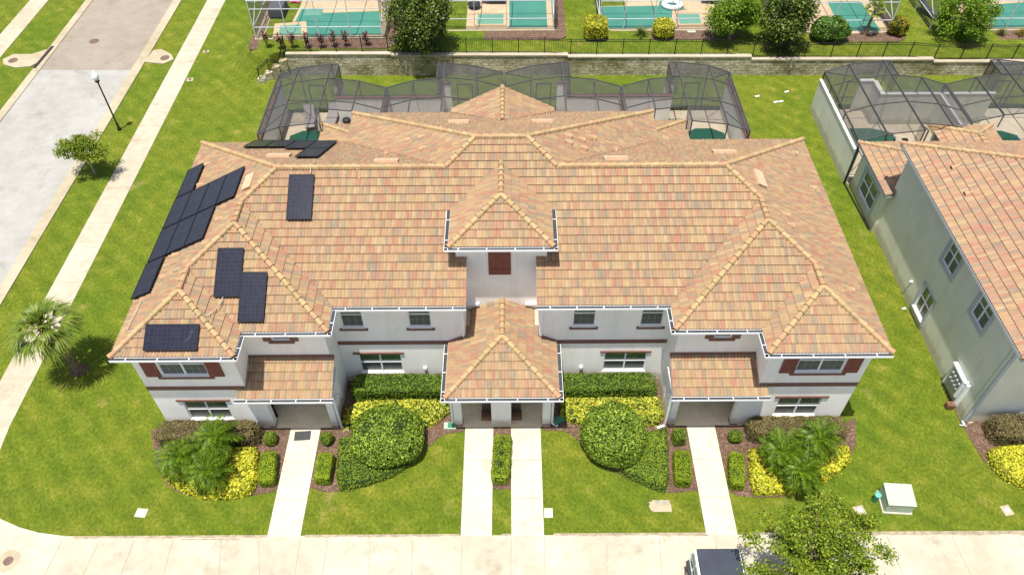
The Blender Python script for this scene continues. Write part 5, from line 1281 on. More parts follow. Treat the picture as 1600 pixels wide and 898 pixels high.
def edge_dist(pts, P):
    best = np.full(len(P), 1e9); n = len(pts); bd = np.zeros((len(P), 2))
    for i in range(n):
        a = np.array(pts[i]); b = np.array(pts[(i+1) % n]); ab = b-a; t = np.clip(((P-a) @ ab)/(ab @ ab), 0, 1)
        q = a+t[:, None]*ab; d = np.linalg.norm(P-q, axis=1); k = d < best; best[k] = d[k]; bd[k] = (q-P)[k]
    return best, bd
def cover(name, pts, h, n, size, mat, core, label, cat, group=None, soft=.16, jit=.38, amp=.05):
    """mass of low planting filling a plan outline, rounded shoulders"""
    a = np.array(pts); lo, hi = a.min(0), a.max(0)
    Q = rng.uniform(lo, hi, (n*4, 2)); Q = Q[in_poly(pts, Q)][:n]
    ed, bd = edge_dist(pts, Q)
    k = np.clip(ed/soft, 0, 1); z = h*np.sqrt(1-(1-k)**2)
    g = np.concatenate([bd/(np.linalg.norm(bd, axis=1, keepdims=True)+1e-9)*(1-k)[:, None]*1.3, np.ones((len(Q), 1))], 1)
    P = np.concatenate([Q, z[:, None]], 1); P[:, 2] = np.maximum(.04, P[:, 2] + lump(P, amp, 6, lo[0]) - rng.random(len(P))**2*.08)
    # side skirts
    per = [np.linalg.norm(np.array(pts[i])-np.array(pts[(i+1) % len(pts)])) for i in range(len(pts))]
    m = int(n*.35); idx = rng.choice(len(pts), size=m, p=np.array(per)/sum(per)); t = rng.random((m, 1))
    A = a[idx]; B = a[(idx+1) % len(pts)]; S = A+(B-A)*t; c0 = a.mean(0); ar = sum(pts[i][0]*pts[(i+1) % len(pts)][1]-pts[(i+1) % len(pts)][0]*pts[i][1] for i in range(len(pts)))
    no = np.stack([(B-A)[:, 1], -(B-A)[:, 0]], 1)*(1 if ar > 0 else -1); no /= np.linalg.norm(no, axis=1, keepdims=True)
    Sp = np.concatenate([S + no*rng.normal(size=(m, 1))*.03, h*.8*rng.random((m, 1))], 1); Sn = np.concatenate([no, np.full((m, 1), .4)], 1)
    P = np.concatenate([P, Sp]); g = np.concatenate([g, Sn]); g /= np.linalg.norm(g, axis=1, keepdims=True)
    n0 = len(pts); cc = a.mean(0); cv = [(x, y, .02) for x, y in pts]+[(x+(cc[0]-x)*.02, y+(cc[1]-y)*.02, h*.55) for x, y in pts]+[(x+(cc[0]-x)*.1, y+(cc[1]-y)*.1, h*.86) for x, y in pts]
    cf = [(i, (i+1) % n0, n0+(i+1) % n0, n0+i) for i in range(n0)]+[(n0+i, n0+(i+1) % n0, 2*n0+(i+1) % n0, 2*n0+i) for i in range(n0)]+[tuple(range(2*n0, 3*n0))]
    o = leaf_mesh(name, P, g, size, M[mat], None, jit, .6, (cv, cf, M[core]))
    return tag(o, label, cat, group)

# clipped hedges and beds
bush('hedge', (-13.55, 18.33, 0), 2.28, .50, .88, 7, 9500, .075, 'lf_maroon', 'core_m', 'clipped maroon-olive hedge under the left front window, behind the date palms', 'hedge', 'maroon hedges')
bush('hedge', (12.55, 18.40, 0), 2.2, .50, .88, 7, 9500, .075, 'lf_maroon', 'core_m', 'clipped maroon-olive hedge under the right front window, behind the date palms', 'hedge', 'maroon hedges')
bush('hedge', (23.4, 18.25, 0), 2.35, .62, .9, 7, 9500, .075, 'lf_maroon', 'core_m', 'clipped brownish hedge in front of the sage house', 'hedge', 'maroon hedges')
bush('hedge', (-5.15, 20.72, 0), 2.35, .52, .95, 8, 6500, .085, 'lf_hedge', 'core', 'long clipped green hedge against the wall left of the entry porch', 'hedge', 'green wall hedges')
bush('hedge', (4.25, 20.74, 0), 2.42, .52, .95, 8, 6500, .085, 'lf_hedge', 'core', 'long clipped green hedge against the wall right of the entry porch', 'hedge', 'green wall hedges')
def gpb(u, v): return gp(u, v)
def box_hedge(u0, v0, u1, v1, wd, h, label):
    A = gp(u0, v0, h); B = gp(u1, v1, h); c = (A+B)/2; d = B-A; ln = d.length
    bush('box_hedge', (c.x, c.y, 0), wd/2, ln/2, h, 6, 4200, .05, 'lf_box', 'core', label, 'hedge', 'box hedges beside the walkways', math.atan2(-d.x, d.y), amp=.035, shell=.05, jit=.35)
box_hedge(414, 752, 419, 702, .72, .62, 'clipped box hedge left of the left walkway, beside the yellow groundcover')
box_hedge(501, 748, 509, 704, .74, .62, 'clipped box hedge right of the left walkway, beside the green triangular bed')
box_hedge(1069, 752, 1066, 700, .76, .62, 'clipped box hedge left of the right walkway, beside the green triangular bed')
box_hedge(1154, 757, 1152, 703, .66, .62, 'clipped box hedge right of the right walkway, beside the yellow groundcover')
box_hedge(781, 750, 786, 674, .80, .55, 'long clipped box hedge between the two middle walkways')
def ball(u, v, r, h, label, mat='lf_cover', n=1300, pw=2.3, size=.06):
    c = gp(u, v, h*.5); return bush('round_shrub', (c.x, c.y, 0), r, r, h, pw, n, size, mat, 'core', label, 'shrub', 'small round shrubs by the walkways', amp=.04)
ball(422, 684, .30, .62, 'small round shrub left of the left walkway below the porch pier')
ball(510, 685, .28, .66, 'small dark round shrub right of the left walkway')
ball(1061, 682, .30, .70, 'small squarish shrub left of the right walkway', pw=4)
ball(1149, 681, .29, .64, 'small round shrub right of the right walkway beside the maroon hedge')
def dome(u, v, rx, ry, h, label):
    c = gp(u, v, h*.55); bush('dome_shrub', (c.x, c.y, 0), rx, ry, h, 2.25, 11000, .10, 'lf_dome', 'core', label, 'shrub', 'large clipped dome shrubs', amp=.12, shell=.07, jit=.6, zfrac=.15)
dome(604, 678, 1.58, 1.45, 1.75, 'large clipped dome shrub left of the entry porch')
dome(960, 673, 1.40, 1.45, 1.85, 'large clipped dome shrub right of the entry porch')
cover('groundcover', [tuple(gp(u, v, .25)[:2]) for u, v in ((262, 700), (400, 698), (402, 745), (392, 768), (350, 775), (318, 775), (285, 766), (262, 750), (250, 722))], .42, 5000, .115, 'lf_yellow', 'core_y', 'bright yellow groundcover bed below the left date palms', 'groundcover', 'yellow groundcover beds')
cover('groundcover', [tuple(gp(u, v, .25)[:2]) for u, v in ((1172, 702), (1325, 697), (1330, 715), (1310, 738), (1285, 752), (1240, 768), (1180, 769), (1172, 745))], .42, 5000, .115, 'lf_yellow', 'core_y', 'bright yellow groundcover bed below the right date palms', 'groundcover', 'yellow groundcover beds')
cover('groundcover', [tuple(gp(u, v, .25)[:2]) for u, v in ((1543, 706), (1565, 698), (1640, 692), (1680, 762), (1605, 760), (1570, 744), (1550, 722))], .45, 4500, .11, 'lf_yellow', 'core_y', 'bright yellow groundcover bed in front of the sage house hedge', 'groundcover', 'yellow groundcover beds')
cover('groundcover', [tuple(gp(u, v, .2)[:2]) for u, v in ((536, 668), (540, 640), (560, 628), (620, 624), (708, 625), (706, 640), (675, 662), (640, 668))], .40, 3000, .12, 'lf_yellow2', 'core', 'yellow groundcover behind the left dome shrub, by the entry porch', 'groundcover', 'yellow groundcover beds')
cover('groundcover', [tuple(gp(u, v, .2)[:2]) for u, v in ((878, 622), (1028, 620), (1036, 648), (1028, 662), (930, 662), (895, 658), (876, 648))], .40, 3000, .12, 'lf_yellow2', 'core', 'yellow groundcover behind the right dome shrub, by the entry porch', 'groundcover', 'yellow groundcover beds')
cover('groundcover', [tuple(gp(u, v, .2)[:2]) for u, v in ((530, 684), (560, 680), (668, 690), (650, 718), (612, 742), (572, 756), (532, 764), (526, 745))], .40, 4600, .07, 'lf_cover', 'core', 'low green triangular bed in front of the left dome shrub', 'groundcover', 'green groundcover beds')
cover('groundcover', [tuple(gp(u, v, .2)[:2]) for u, v in ((925, 700), (1000, 678), (1042, 668), (1045, 745), (1040, 766), (1018, 760), (985, 745), (955, 727))], .40, 4600, .07, 'lf_cover', 'core', 'low green triangular bed in front of the right dome shrub', 'groundcover', 'green groundcover beds')

# ------------------------------------------------------------------ palms
def frond_mesh(mbv, base, az, el, ln, droop, nl=24, lw=.03, ll=.34, side=.8):
    """feather frond: curved rachis with thin leaflets; appended to (verts, faces)"""
    V, Fc = mbv
    d = np.array([math.cos(az), math.sin(az), 0.]); p = np.array(base, float); pts = []; e = el
    n = nl
    for k in range(n+1):
        pts.append(p.copy()); dv = d*math.cos(e)+np.array([0, 0, math.sin(e)]); p = p+dv*ln/n; e -= droop/n*(.4+1.2*k/n)
    sv = np.array([-d[1], d[0], 0.])
    for k in range(n):
        a, b = pts[k], pts[k+1]; i = len(V); r = .014*(1-k/n)+.004
        V += [a+sv*r, a-sv*r, b-sv*r, b+sv*r]; Fc.append((i, i+1, i+2, i+3))
    for k in range(2, n+1):
        t = k/n; a = pts[k]; fw = pts[k]-pts[k-1]; fw /= np.linalg.norm(fw)
        L_ = ll*(math.sin(math.pi*min(1, .15+t*.85))**.6)*(.85+.3*random.random())
        for sg_ in (-1, 1):
            dr = sv*sg_*side+fw*(.55+.3*random.random())+np.array([0, 0, .12-.5*random.random()*.6]); dr /= np.linalg.norm(dr)
            tip = a+dr*L_+np.array([0, 0, -.18*L_]); mid = a+dr*L_*.5+np.array([0, 0, .01]); wv = np.cross(dr, [0, 0, 1]); wv /= np.linalg.norm(wv)+1e-9; wv = wv*lw*.5+np.array([0, 0, lw*.25])
            i = len(V); V += [a, mid-wv, tip, mid+wv]; Fc.append((i, i+1, i+2, i+3))
def build_vf(name, VF, mat, parent):
    off = Vector((0, 0, 0)); o = parent
    while o: off += o.location; o = o.parent
    me = bpy.data.meshes.new(name); me.from_pydata((np.array(VF[0])-np.array(off)).tolist(), [], VF[1]); me.materials.append(mat); me.update()
    ob = bpy.data.objects.new(name, me); col.objects.link(ob); ob.parent = parent; return ob
def pygmy(heads, label):
    c = gp(*heads[0][:2]); t = None
    bx = sum(gp(u, v, z).x for u, v, z in heads)/len(heads); by = sum(gp(u, v, z).y for u, v, z in heads)/len(heads)
    t = thing('date_palm', label, 'palm', (bx, by, 0), 'pygmy date palms in the front beds')
    for u, v, z in heads:
        T = gp(u, v, z); B = Vector((bx+(T.x-bx)*.35, by+(T.y-by)*.35, 0))
        m = MB(); m.tube([B, B.lerp(T, .5)+Vector((0, 0, -.05)), T+Vector((0, 0, -.03))], [.11, .085, .09], 8); m.build('trunk', M['deadleaf'], t)
        VF = ([], []); nf = 30
        for k in range(nf):
            q = k/nf; az = k*2.399+random.random()*.3; el = 1.25-1.35*q+random.uniform(-.1, .1)
            frond_mesh(VF, tuple(T), az, el, 1.12*(.85+.3*random.random()), 1.5+.5*q, 20, .042, .33)
        build_vf('crown', VF, M['lf_pygmy'], t)
pygmy([(338, 684, 1.35), (280, 716, 1.15), (326, 736, 1.0)], 'multi-headed date palm in the left yellow bed, in front of the left maroon hedge')
pygmy([(1280, 688, 1.45), (1222, 706, 1.25), (1254, 738, 1.1)], 'multi-headed date palm in the right yellow bed, in front of the right maroon hedge')

def fan_leaf(VF, hub, az, el, ln, n=22, spread=2.5, pet=.55, droop=.55):
    V, Fc = VF
    d = np.array([math.cos(az)*math.cos(el), math.sin(az)*math.cos(el), math.sin(el)]); sv = np.array([-math.sin(az), math.cos(az), 0.]); upn = np.cross(d, sv)*-1
    a = np.array(hub, float); b = a+d*pet*ln; i = len(V); V += [a+sv*.035, a-sv*.035, b-sv*.016, b+sv*.016]; Fc.append((i, i+1, i+2, i+3))
    for k in range(n):
        th = -spread/2+spread*k/(n-1)+random.uniform(-.03, .03); L_ = ln*.62*(.72+.28*math.cos(th*.8))*(.9+.2*random.random())
        dr = d*math.cos(th)+sv*math.sin(th); wv = np.cross(dr, upn); wv /= np.linalg.norm(wv)
        mid = b+dr*L_*.55+np.array([0, 0, -.05*L_]); tip = b+dr*L_+np.array([0, 0, -droop*L_*(.5+.7*random.random())])
        i = len(V); V += [b, mid-wv*.032, tip, mid+wv*.032]; Fc.append((i, i+1, i+2, i+3))
sb_ = gp(124, 578); St = Vector((sb_.x-.22, sb_.y-.05, 3.3))
sp_ = thing('fan_palm', 'tall fan palm leaning over the sidewalk at the left of the lawn', 'palm', (sb_.x, sb_.y, 0))
m = MB(); m.tube([sb_, sb_.lerp(St, .25), sb_.lerp(St, .6), sb_.lerp(St, .9), St], [.24, .19, .17, .21, .15], 12); m.build('trunk', M['bark'], sp_)
bo = MB()
for k in range(64):
    q = k/64; P = sb_.lerp(St, .2+.8*q); a = k*2.4; bo.beam(P+Vector((.15*math.cos(a), .15*math.sin(a), -.10)), P+Vector((.27*math.cos(a), .27*math.sin(a), .14)), .075, .03)
bo.build('trunk_boots', M['deadleaf'], sp_)
VF = ([], []); VD = ([], [])
for k in range(34):
    q = k/34; ln = (1.0+.75*min(1, q*1.6))*(.88+.24*random.random())
    fan_leaf(VF, St+Vector((0, 0, .05)), k*2.399, 1.35-1.7*q, ln, n=17, spread=1.55, pet=.28+.22*q, droop=.30+.35*q)
for k in range(7):
    fan_leaf(VD, St+Vector((0, 0, -.1)), k*.9+.3, -.45-.4*random.random(), 1.25, n=13, spread=1.3, pet=.35, droop=.6)
build_vf('crown', VF, M['lf_sabal'], sp_); build_vf('dry_fronds', VD, M['lf_dry'], sp_)
tag(MB().lathe([(.42, 0), (.40, .05), (.2, .10), (.05, .11)], (sb_.x, sb_.y, 0), 14).build('mulch_ring', M['mulch']), 'ring of dark mulch at the foot of the tall fan palm', 'mulch')
# small palm behind the fence
b0 = up(1350, 56); b1 = Vector((b0.x+.25, b0.y+.2, b0.z+1.9))
p2 = thing('fan_palm', 'small young fan palm in the mulch before the top right pool', 'palm', tuple(b0))
MB().tube([b0, b0.lerp(b1, .5), b1], [.13, .10, .11], 8).build('trunk', M['deadleaf'], p2)
VF = ([], [])
for k in range(16): fan_leaf(VF, b1, k*2.399, 1.2-1.5*k/16, .75, 14, droop=.4)
build_vf('crown', VF, M['lf_sabal'], p2)

# ------------------------------------------------------------------ trees
def tree(name, base, H_, cz, rx, ry, rz, n, size, mat, label, trunk_r=.1, nclump=26, fill=.38, bark='bark', lean=(0, 0), group=None, shell=.55, limbs=9, spike=0.0):
    base = Vector(base); t = thing(name, label, 'tree', tuple(base), group)
    C = base+Vector((lean[0], lean[1], cz)); tr = MB(); top = C+Vector((0, 0, rz*.35))
    tr.tube([base, base.lerp(C, .5)+Vector((.03, -.02, 0)), C, top], [trunk_r*1.25, trunk_r, trunk_r*.75, trunk_r*.25], 9)
    dirs = unit(nclump); cl = []
    for k in range(nclump):
        r = shell+(1-shell)*rng.random() if k > 3 else .2
        sp = 1+spike*min(1.3, max(0, rng.normal()))
        cl.append(np.array(C)+dirs[k]*np.array([rx, ry, rz])*r*sp)
    for k in range(min(limbs, nclump)):
        e = Vector(cl[k*nclump//limbs]); s0 = base.lerp(C, .55+.4*random.random()); tr.tube([s0, s0.lerp(e, .5)+Vector((0, 0, .06)), e], [trunk_r*.5, trunk_r*.3, trunk_r*.1], 6)
    tr.build('trunk', M[bark], t)
    per = n//nclump; Ps = []; Ns = []
    for c in cl:
        cr = fill*(.6+.7*rng.random()); d = unit(per); r = rng.random((per, 1))**.55
        Ps.append(c+d*r*np.array([rx, ry, rz])*cr); Ns.append(d*.6+np.array([0, 0, .7]))
    P = np.concatenate(Ps); Nn = np.concatenate(Ns); Nn /= np.linalg.norm(Nn, axis=1, keepdims=True)
    k = P[:, 2] > base.z+.1; leaf_mesh('crown', P[k], Nn[k], size, M[mat], t, .7, .55)
    return t
def on_up(u, v): return tuple(up(u, v))
bp = up(660, 78)
tree('magnolia_tree', tuple(bp), 4, 2.3, 2.05, 1.8, 2.1, 17000, .17, 'lf_magnolia', 'large dark glossy magnolia behind the fence left of centre', .13, 46, .42, shell=.7)
tree('magnolia_tree', on_up(1215, 72), 4, 2.35, 1.65, 1.6, 2.2, 15000, .165, 'lf_magnolia', 'dark magnolia behind the fence, right of the bright green tree', .12, 42, .42, shell=.7)
tree('shade_tree', on_up(1138, 63), 4, 2.1, 1.75, 1.6, 1.75, 12000, .155, 'lf_bright', 'bright green young tree behind the fence, left of the dark magnolia', .07, 34, .40, 'bark_pale', shell=.65)
tree('shade_tree', on_up(1496, 60), 4, 2.1, 1.75, 1.6, 1.8, 12000, .155, 'lf_bright', 'bright green young tree casting shade on the fence at the top right', .07, 32, .40, 'bark_pale', shell=.65)
sb2 = gp(149, 272)
tree('street_tree', tuple(sb2), 3, 2.05, 1.35, 1.15, .8, 7500, .115, 'lf_oak', 'small street tree with spreading crown on the left verge', .055, 52, .34, 'bark_pale', shell=.35, spike=.10)
tb0 = gp(1290, 868, 4.0)
tree('street_tree', (tb0.x, tb0.y, 0), 5, 3.9, 2.55, 2.4, 1.15, 25000, .11, 'lf_oak', 'open-crowned tree over the drive in front, beside the white off-roader', .09, 150, .165, 'bark', shell=.30, limbs=40, spike=.22)
bush('shrub', up(1293, 62), 1.35, .95, 1.55, 2.3, 3600, .17, 'lf_shrub', 'core', 'wide glossy green shrub in the mulch behind the fence', 'shrub', amp=.18)
bush('shrub', up(930, 58), .88, .85, 1.45, 3, 2800, .10, 'lf_yellow', 'core_y', 'round yellow shrub behind the fence beside the grass path', 'shrub', 'round yellow shrubs behind the fence', amp=.05)
bush('shrub', up(1035, 57), .78, .75, 1.25, 3, 2400, .10, 'lf_yellow', 'core_y', 'round yellow shrub behind the fence in front of the small spa', 'shrub', 'round yellow shrubs behind the fence', amp=.05)
bush('shrub', up(1399, 55), .65, .6, 1.35, 2.2, 1100, .16, 'lf_croton', 'core', 'loose yellow-green croton at the corner of the top right pool', 'shrub', amp=.16)
def tuft(u, v, n, ln, label, mat='lf_blade'):
    c = up(u, v); V = []; Fc = []
    for k in range(n):
        az = k*2.399; el = random.uniform(.5, 1.4); d = np.array([math.cos(az)*math.cos(el), math.sin(az)*math.cos(el), math.sin(el)]); L_ = ln*random.uniform(.7, 1.1); sv = np.array([-math.sin(az), math.cos(az), 0.])*.022
        a = np.array(c)+np.array([random.uniform(-.1, .1), random.uniform(-.1, .1), 0]); mid = a+d*L_*.6; tip = a+d*L_+np.array([0, 0, -.2*L_]); i = len(V); V += [a-sv, a+sv, mid+sv, mid-sv, tip]; Fc += [(i, i+1, i+2, i+3), (i+3, i+2, i+4)]
    me = bpy.data.meshes.new('grass_tuft'); me.from_pydata([tuple(v) for v in V], [], Fc); me.materials.append(M[mat]); o = bpy.data.objects.new('grass_tuft', me); col.objects.link(o); tag(o, label, 'plant')
tuft(1001, 56, 70, .95, 'strap-leaved tuft between the two yellow shrubs')
tuft(1563, 55, 60, .7, 'pale strap-leaved tuft in the mulch at the top right')
tuft(1594, 56, 60, .8, 'darker strap-leaved tuft at the top right edge', 'lf_croton')
ti_px = ((418, 74), (439, 76), (459, 75), (480, 75), (503, 75), (523, 73), (541, 73), (573, 72))
ti_lb = ('red ti plant nearest the left end of the fence', 'red ti plant second from the left fence end', 'red ti plant third from the left fence end', 'red ti plant fourth in the row, before the spa', 'red ti plant fifth in the row, before the pool', 'red ti plant sixth in the row, before the pool', 'red ti plant seventh in the row, before the pool', 'red ti plant at the right end of the row, below the cage corner')
for (u, v), lb in zip(ti_px, ti_lb):
    c = up(u, v); V = []; Fc = []; n = 46
    t = thing('ti_plant', lb, 'plant', tuple(c), 'red ti plants along the fence')
    m = MB()
    for k in range(3): m.beam(c, c+Vector((random.uniform(-.15, .15), random.uniform(-.12, .12), .75)), .03)
    m.build('stem', M['bark'], t)
    for k in range(n):
        az = k*2.399; zz = .3+.75*random.random(); el = random.uniform(.1, 1.1); d = np.array([math.cos(az)*math.cos(el), math.sin(az)*math.cos(el), math.sin(el)]); L_ = .34; sv = np.array([-math.sin(az), math.cos(az), 0.])*.05
        a = np.array(c)+np.array([random.uniform(-.12, .12), random.uniform(-.1, .1), zz]); mid = a+d*L_*.5; tip = a+d*L_+np.array([0, 0, -.08]); i = len(V); V += [a, mid-sv, tip, mid+sv]; Fc.append((i, i+1, i+2, i+3))
    build_vf('leaves', (V, Fc), M['lf_red'], t)

# ------------------------------------------------------------------ street furniture and small things
lp = gp(187, 203); lt = thing('street_lamp', 'black post street lamp with a pale globe on the left verge', 'street lamp', (lp.x, lp.y, 0))
MB().lathe([(.14, 0), (.13, .12), (.09, .2), (.075, .5), (.055, .55), (.045, 3.45), (.06, 3.5)], (lp.x, lp.y, 0), 12).build('post', M['black_iron'], lt, True)
MB().lathe([(.05, 3.5), (.14, 3.62), (.15, 3.68), (.10, 3.70)], (lp.x, lp.y, 0), 14).build('collar', M['black_iron'], lt)
MB().lathe([(.10, 3.70), (.19, 3.82), (.21, 3.95), (.17, 4.10), (.10, 4.20), (.05, 4.25), (.02, 4.34)], (lp.x, lp.y, 0), 18).build('globe', M['lamp_globe'], lt, True)
# storm drains
c = gp(147, 65); tag(MB().lathe([(.36, -.02), (.36, .022), (.30, .026)], (c.x, c.y, 0), 24).build('manhole_cover', M['iron_cover']), 'rusty round manhole cover in the worn tan street', 'manhole')
c = gp(12, 876); t = thing('manhole', 'round concrete manhole ring with small lid at the drive corner', 'manhole', (c.x, c.y, 0)); MB().lathe([(.46, -.02), (.46, .0145), (.45, .0165)], (c.x, c.y, 0), 28).build('ring', M['kerb'], t); MB().lathe([(.19, .0), (.19, .022)], (c.x+.03, c.y, 0), 20).build('lid', M['iron_cover'], t)
def pad(pts, label, cover):
    c = Vector((sum(p[0] for p in pts)/len(pts), sum(p[1] for p in pts)/len(pts), 0)); t = thing('drain_inlet', label, 'storm drain', tuple(c))
    MB().prism(pts, -.05, .07).build('inlet_slab', M['kerb'], t); MB().lathe([(.33, .06), (.33, .078)], (cover[0], cover[1], 0), 22).build('inlet_lid', M['iron_cover'], t); return t
L1 = P2((75, 78), (50, 86), (22, 86), (5, 94), (6, 102), (24, 107), (48, 105), (62, 98))
t = pad([tuple(p) for p in L1][::-1], 'tan concrete storm drain slab with round lid on the far verge', tuple(gp(21, 96)[:2]))
m = MB(); A = gp(83, 74); B = gp(54, 108); m.beam(A+Vector((0, 0, .065)), B+Vector((0, 0, .065)), .22, .05); m.build('inlet_mouth', M['door'], t)
L2 = P2((226, 98), (240, 80), (252, 78), (268, 86), (272, 94), (256, 101))
pad(L2, 'tan concrete storm drain slab beside the near kerb', tuple(gp(258, 92)[:2]))
def valve(u, v, sx, sy, label, lid='fiber_white', rot=.2, slab='walk'):
    c = gp(u, v); t = thing('valve_cover', label, 'utility cover', (c.x, c.y, 0), 'small utility covers set in the lawns')
    pts = [(c.x+math.cos(rot)*x-math.sin(rot)*y, c.y+math.sin(rot)*x+math.cos(rot)*y) for x, y in ((-sx, -sy), (sx, -sy), (sx, sy), (-sx, sy))]
    MB().prism(pts, -.05, .025).build('concrete_collar', M[slab], t); MB().lathe([(.10, .03), (.10, .055), (.03, .06)], (c.x, c.y, 0), 16).build('lid', M[lid], t)
valve(221, 801, .23, .19, 'white square utility cover in the left front lawn', rot=-.1)
valve(857, 801, .18, .21, 'white square utility cover beside the middle right walkway', rot=0)
valve(1343, 797, .22, .2, 'grey square utility cover in the right lawn near the green cylinder', slab='kerb')
valve(1573, 797, .2, .22, 'weathered utility cover in the lawn at the far right', slab='kerb')
valve(297, 125, .22, .2, 'pale concrete utility cover beside the sidewalk', 'iron_cover', slab='kerb')
valve(322, 81, .22, .16, 'worn utility cover in the grass beyond the lamp', 'iron_cover', slab='kerb')
c = gp(1031, 790); t = thing('utility_slab', 'ragged-edged concrete utility slab with two small lids in the lawn', 'utility cover', (c.x, c.y, 0))
pp = [(c.x+x, c.y+y) for x, y in ((-.42, -.18), (-.30, -.27), (.46, -.27), (.47, .02), (.42, .25), (.1, .27), (-.05, .23), (-.28, .28), (-.30, .2), (-.46, .17), (-.40, .08), (-.47, .0))]
MB().prism(pp, -.05, .03).build('slab', M['kerb'], t)
for dx in (-.1, .2): MB().lathe([(.07, .025), (.07, .04)], (c.x+dx, c.y+.15, 0), 14).build('lid', M['steel'], t)
# transformer
T = thing('transformer', 'pale green metal transformer cabinet on the right lawn', 'utility box', (15.93, 15.05, 0))
X_ = Matrix.Translation((15.93, 15.06, 0)) @ Matrix.Rotation(R(-4), 4, 'Z')
b = MB(); b.box(-.60, .60, -.52, .5, -.05, .06); b.build('pad', M['walk'], T, xf=X_)
b = MB(); b.box(-.55, .55, -.46, .46, .06, .66); b.build('cabinet', M['green_box'], T, xf=X_, bevel=.02)
b = MB(); i = 0; b.v += [(-.57, -.49, .663), (.57, -.49, .663), (.57, .48, .74), (-.57, .48, .74), (-.57, -.49, .70), (.57, -.49, .70), (.57, .48, .78), (-.57, .48, .78)]; b.f += [(3, 2, 1, 0), (4, 5, 6, 7), (0, 1, 5, 4), (1, 2, 6, 5), (2, 3, 7, 6), (3, 0, 4, 7)]; b.m += [0]*6
b.build('lid', M['green_box'], T, xf=X_, bevel=.015)
b = MB(); b.box(-.36, -.12, -.465, -.461, .36, .52); b.build('warning_plate', M['tan_sill'], T, xf=X_)
c = gp(1366, 781); gt = thing('pedestal', 'small dark green utility cylinder left of the transformer', 'utility post', (c.x, c.y, 0))
MB().lathe([(.12, 0), (.12, .42), (.13, .43)], tuple(c), 14).build('tube', M['green_dark'], gt); MB().lathe([(.14, .43), (.14, .5), (.08, .54)], tuple(c), 14).build('cap', plain('teal_cap', (.12, .42, .33), .5), gt)
def meter_lid(u, v, label, mat):
    c = gp(u, v, .1); t = thing('irrigation_box', label, 'utility box', (c.x, c.y, 0)); MB().box(c.x-.30, c.x+.26, c.y-.17, c.y+.17, 0, .16).build('box', M['green_box'] if mat == 'g' else M['green_dark'], t, bevel=.02); MB().box(c.x-.12, c.x+.24, c.y-.13, c.y+.13, .16, .18).build('lid', M['green_dark'], t)
meter_lid(704, 665, 'pale box with green lid in the mulch left of the entry porch', 'g')
c = gp(874, 656, .1); tag(MB().beam((c.x-.28, c.y-.14, .12), (c.x+.2, c.y+.12, .12), .36, .16).build('irrigation_box', M['green_dark'], bevel=.02), 'dark green tilted box in the mulch right of the entry porch', 'utility box')
c = gp(473, 681); t = MB(); X_ = Matrix.Translation((c.x, c.y, .03)) @ Matrix.Rotation(R(4), 4, 'Z'); t.box(-.36, .36, -.23, .23, .002, .018); 
o = t.build('door_mat', M['rubber'], None, xf=X_); tag(o, 'dark grey doormat on the left walkway below the porch', 'doormat')
for (u, v), lb in zip(((1183, 152), (1212, 161), (1220, 160), (1229, 145)), ('white scrap on the back lawn nearest the right patio', 'white scrap on the back lawn, left one of the close pair', 'white scrap on the back lawn, right one of the close pair', 'white scrap on the back lawn nearest the retaining wall')):
    c = gp(u, v); tag(MB().beam((c.x-.14, c.y, .04), (c.x+.14, c.y+.05, .07), .14, .03).build('paper_scrap', M['fiber_white']), lb, 'litter', 'white scraps on the back lawn')
c = gp(1412, 483); tag(MB().beam((c.x-.1, c.y, .03), (c.x+.1, c.y+.03, .05), .1, .03).build('paper_scrap', M['fiber_white']), 'white scrap on the grass strip below the sage wall window', 'litter')

# ------------------------------------------------------------------ vehicles (mostly beyond the lower edge)
jx, jy = 7.68, 10.72
J = thing('off_roader', 'white boxy off-road car with black hard top parked on the drive', 'car', (jx, jy, 0))
def jp(b, name, mat, par=J, **k): return b.build(name, M[mat], par, **k)
b = MB(); b.prism([(jx-.92, jy-2.15), (jx+.92, jy-2.15), (jx+.94, jy+1.66), (jx-.94, jy+1.66)], .52, 1.12); body = jp(b, 'body', 'car_white', bevel=.06)
b = MB(); b.v += [(jx-.92, jy-.55, 1.121), (jx+.92, jy-.55, 1.121), (jx+.92, jy+1.65, 1.121), (jx-.92, jy+1.65, 1.121), (jx-.86, jy-.2, 1.76), (jx+.86, jy-.2, 1.76), (jx+.86, jy+1.60, 1.76), (jx-.86, jy+1.60, 1.76)]
b.v = [(x, y, z) for x, y, z in b.v]; b.f += [(3, 2, 1, 0), (4, 5, 6, 7), (0, 1, 5, 4), (1, 2, 6, 5), (2, 3, 7, 6), (3, 0, 4, 7)]; b.m += [0]*6; jp(b, 'cabin', 'car_white', bevel=.04)
b = MB(); b.box(jx-.80, jx+.80, jy-.25, jy+1.60, 1.765, 1.86); jp(b, 'hard_top', 'car_black', bevel=.07)
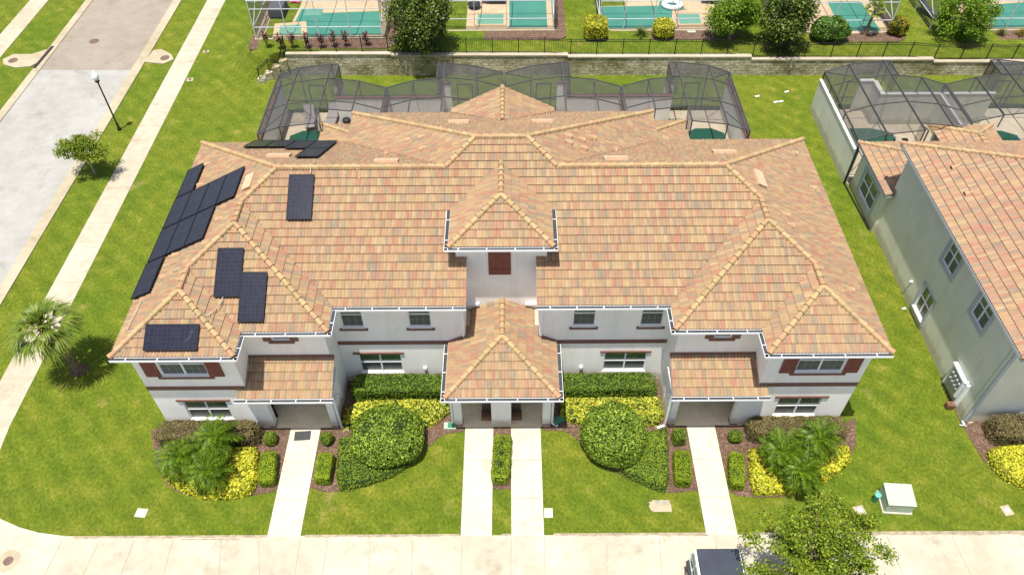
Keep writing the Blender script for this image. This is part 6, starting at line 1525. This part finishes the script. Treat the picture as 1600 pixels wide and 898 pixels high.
for sx in (-1, 1):
    for y0, y1 in ((-.35, .35), (.45, 1.0), (1.1, 1.5)):
        b = MB(); b.beam((jx+sx*.917, jy+y0, 1.42), (jx+sx*.917, jy+y1, 1.42), .05, .42); jp(b, 'side_window', 'glass')
    b = MB(); b.box(*sorted((jx+sx*.9, jx+sx*1.1)), jy-.62, jy-.50, 1.1, 1.32); jp(b, 'mirror', 'car_trim', bevel=.03)
    for wy in (-1.45, 1.05):
        b = MB(); b.tube([(jx+sx*.74, jy+wy, .40), (jx+sx*1.0, jy+wy, .40)], .40, 20); wh = jp(b, 'wheel', 'car_trim')
        b = MB(); b.tube([(jx+sx*.99, jy+wy, .40), (jx+sx*1.01, jy+wy, .40)], .22, 14); jp(b, 'rim', 'steel', wh)
        b = MB(); b.prism([(jx+sx*.90, jy+wy-.52), (jx+sx*1.06, jy+wy-.45), (jx+sx*1.06, jy+wy+.45), (jx+sx*.90, jy+wy+.52)], .86, .96); jp(b, 'fender_flare', 'car_trim', bevel=.02)
b = MB(); b.box(jx-.6, jx+.6, jy+1.625, jy+1.67, 1.25, 1.66); jp(b, 'rear_window', 'glass'); b = MB(); b.box(jx-.7, jx+.7, jy-2.3, jy-2.16, .5, .72); b.box(jx-.7, jx+.7, jy+1.67, jy+1.77, .5, .72); jp(b, 'bumper', 'car_trim', bevel=.03)
b = MB(); b.v += [(jx-.72, jy-.54, 1.15), (jx+.72, jy-.54, 1.15), (jx+.70, jy-.23, 1.72), (jx-.70, jy-.23, 1.72), (jx-.72, jy-.56, 1.16), (jx+.72, jy-.56, 1.16), (jx+.70, jy-.25, 1.73), (jx-.70, jy-.25, 1.73)]; b.f += [(0, 1, 2, 3), (7, 6, 5, 4), (0, 4, 5, 1), (1, 5, 6, 2), (2, 6, 7, 3), (3, 7, 4, 0)]; b.m += [0]*6; jp(b, 'windscreen', 'glass')

# white saloon at the lower right corner
sx0, sy0 = 19.0, 9.55
S = thing('saloon_car', 'white car whose rounded roof just enters the lower right corner', 'car', (sx0, sy0, 0))
def loft(secs, name, mat, par, smooth=True):
    """secs: list of (y, halfwidth_bottom, z_bottom, halfwidth_top, z_top)"""
    b = MB(); n = 10
    for (y, wb, zb, wt, zt) in secs:
        for k in range(n+1):
            a = math.pi*k/n; cx_ = math.cos(a); sz_ = math.sin(a)
            w__ = wb+(wt-wb)*sz_**.7; b.v.append((sx0+math.copysign(abs(cx_)**.45, cx_)*w__, sy0+y, zb+(zt-zb)*sz_**.55))
    for j in range(len(secs)-1):
        for k in range(n): a = j*(n+1)+k; b.f.append((a, a+1, a+n+2, a+n+1)); b.m.append(0)
    b.f.append(tuple(range(n+1))); b.f.append(tuple((len(secs)-1)*(n+1)+k for k in range(n+1))[::-1]); b.m += [0, 0]
    for j in range(len(secs)-1): b.f.append((j*(n+1), (j+1)*(n+1), (j+1)*(n+1)+n, j*(n+1)+n)); b.m.append(0)
    return b.build(name, M[mat], par, smooth)
loft([(-2.2, .78, .3, .7, .62), (-1.9, .88, .25, .84, .82), (-.9, .9, .25, .88, .95), (1.2, .9, .25, .88, .98), (1.85, .88, .28, .84, .95), (2.1, .8, .35, .75, .8)], 'body', 'car_white', S)
loft([(-1.1, .80, .9, .70, .96), (-.35, .80, .9, .66, 1.36), (.3, .80, .9, .66, 1.42), (1.0, .79, .9, .64, 1.36), (1.7, .76, .9, .66, .99)], 'cabin_glass', 'car_trim', S)
loft([(-.42, .62, 1.34, .60, 1.385), (.3, .66, 1.36, .64, 1.45), (1.08, .62, 1.33, .58, 1.385)], 'roof', 'car_white', S)
for wx in (-1, 1):
    for wy in (-1.35, 1.3):
        b = MB(); b.tube([(sx0+wx*.70, sy0+wy, .33), (sx0+wx*.915, sy0+wy, .33)], .33, 18); wh = b.build('wheel', M['car_trim'], S)
        b = MB(); b.tube([(sx0+wx*.90, sy0+wy, .33), (sx0+wx*.925, sy0+wy, .33)], .20, 14); b.build('rim', M['steel'], wh)
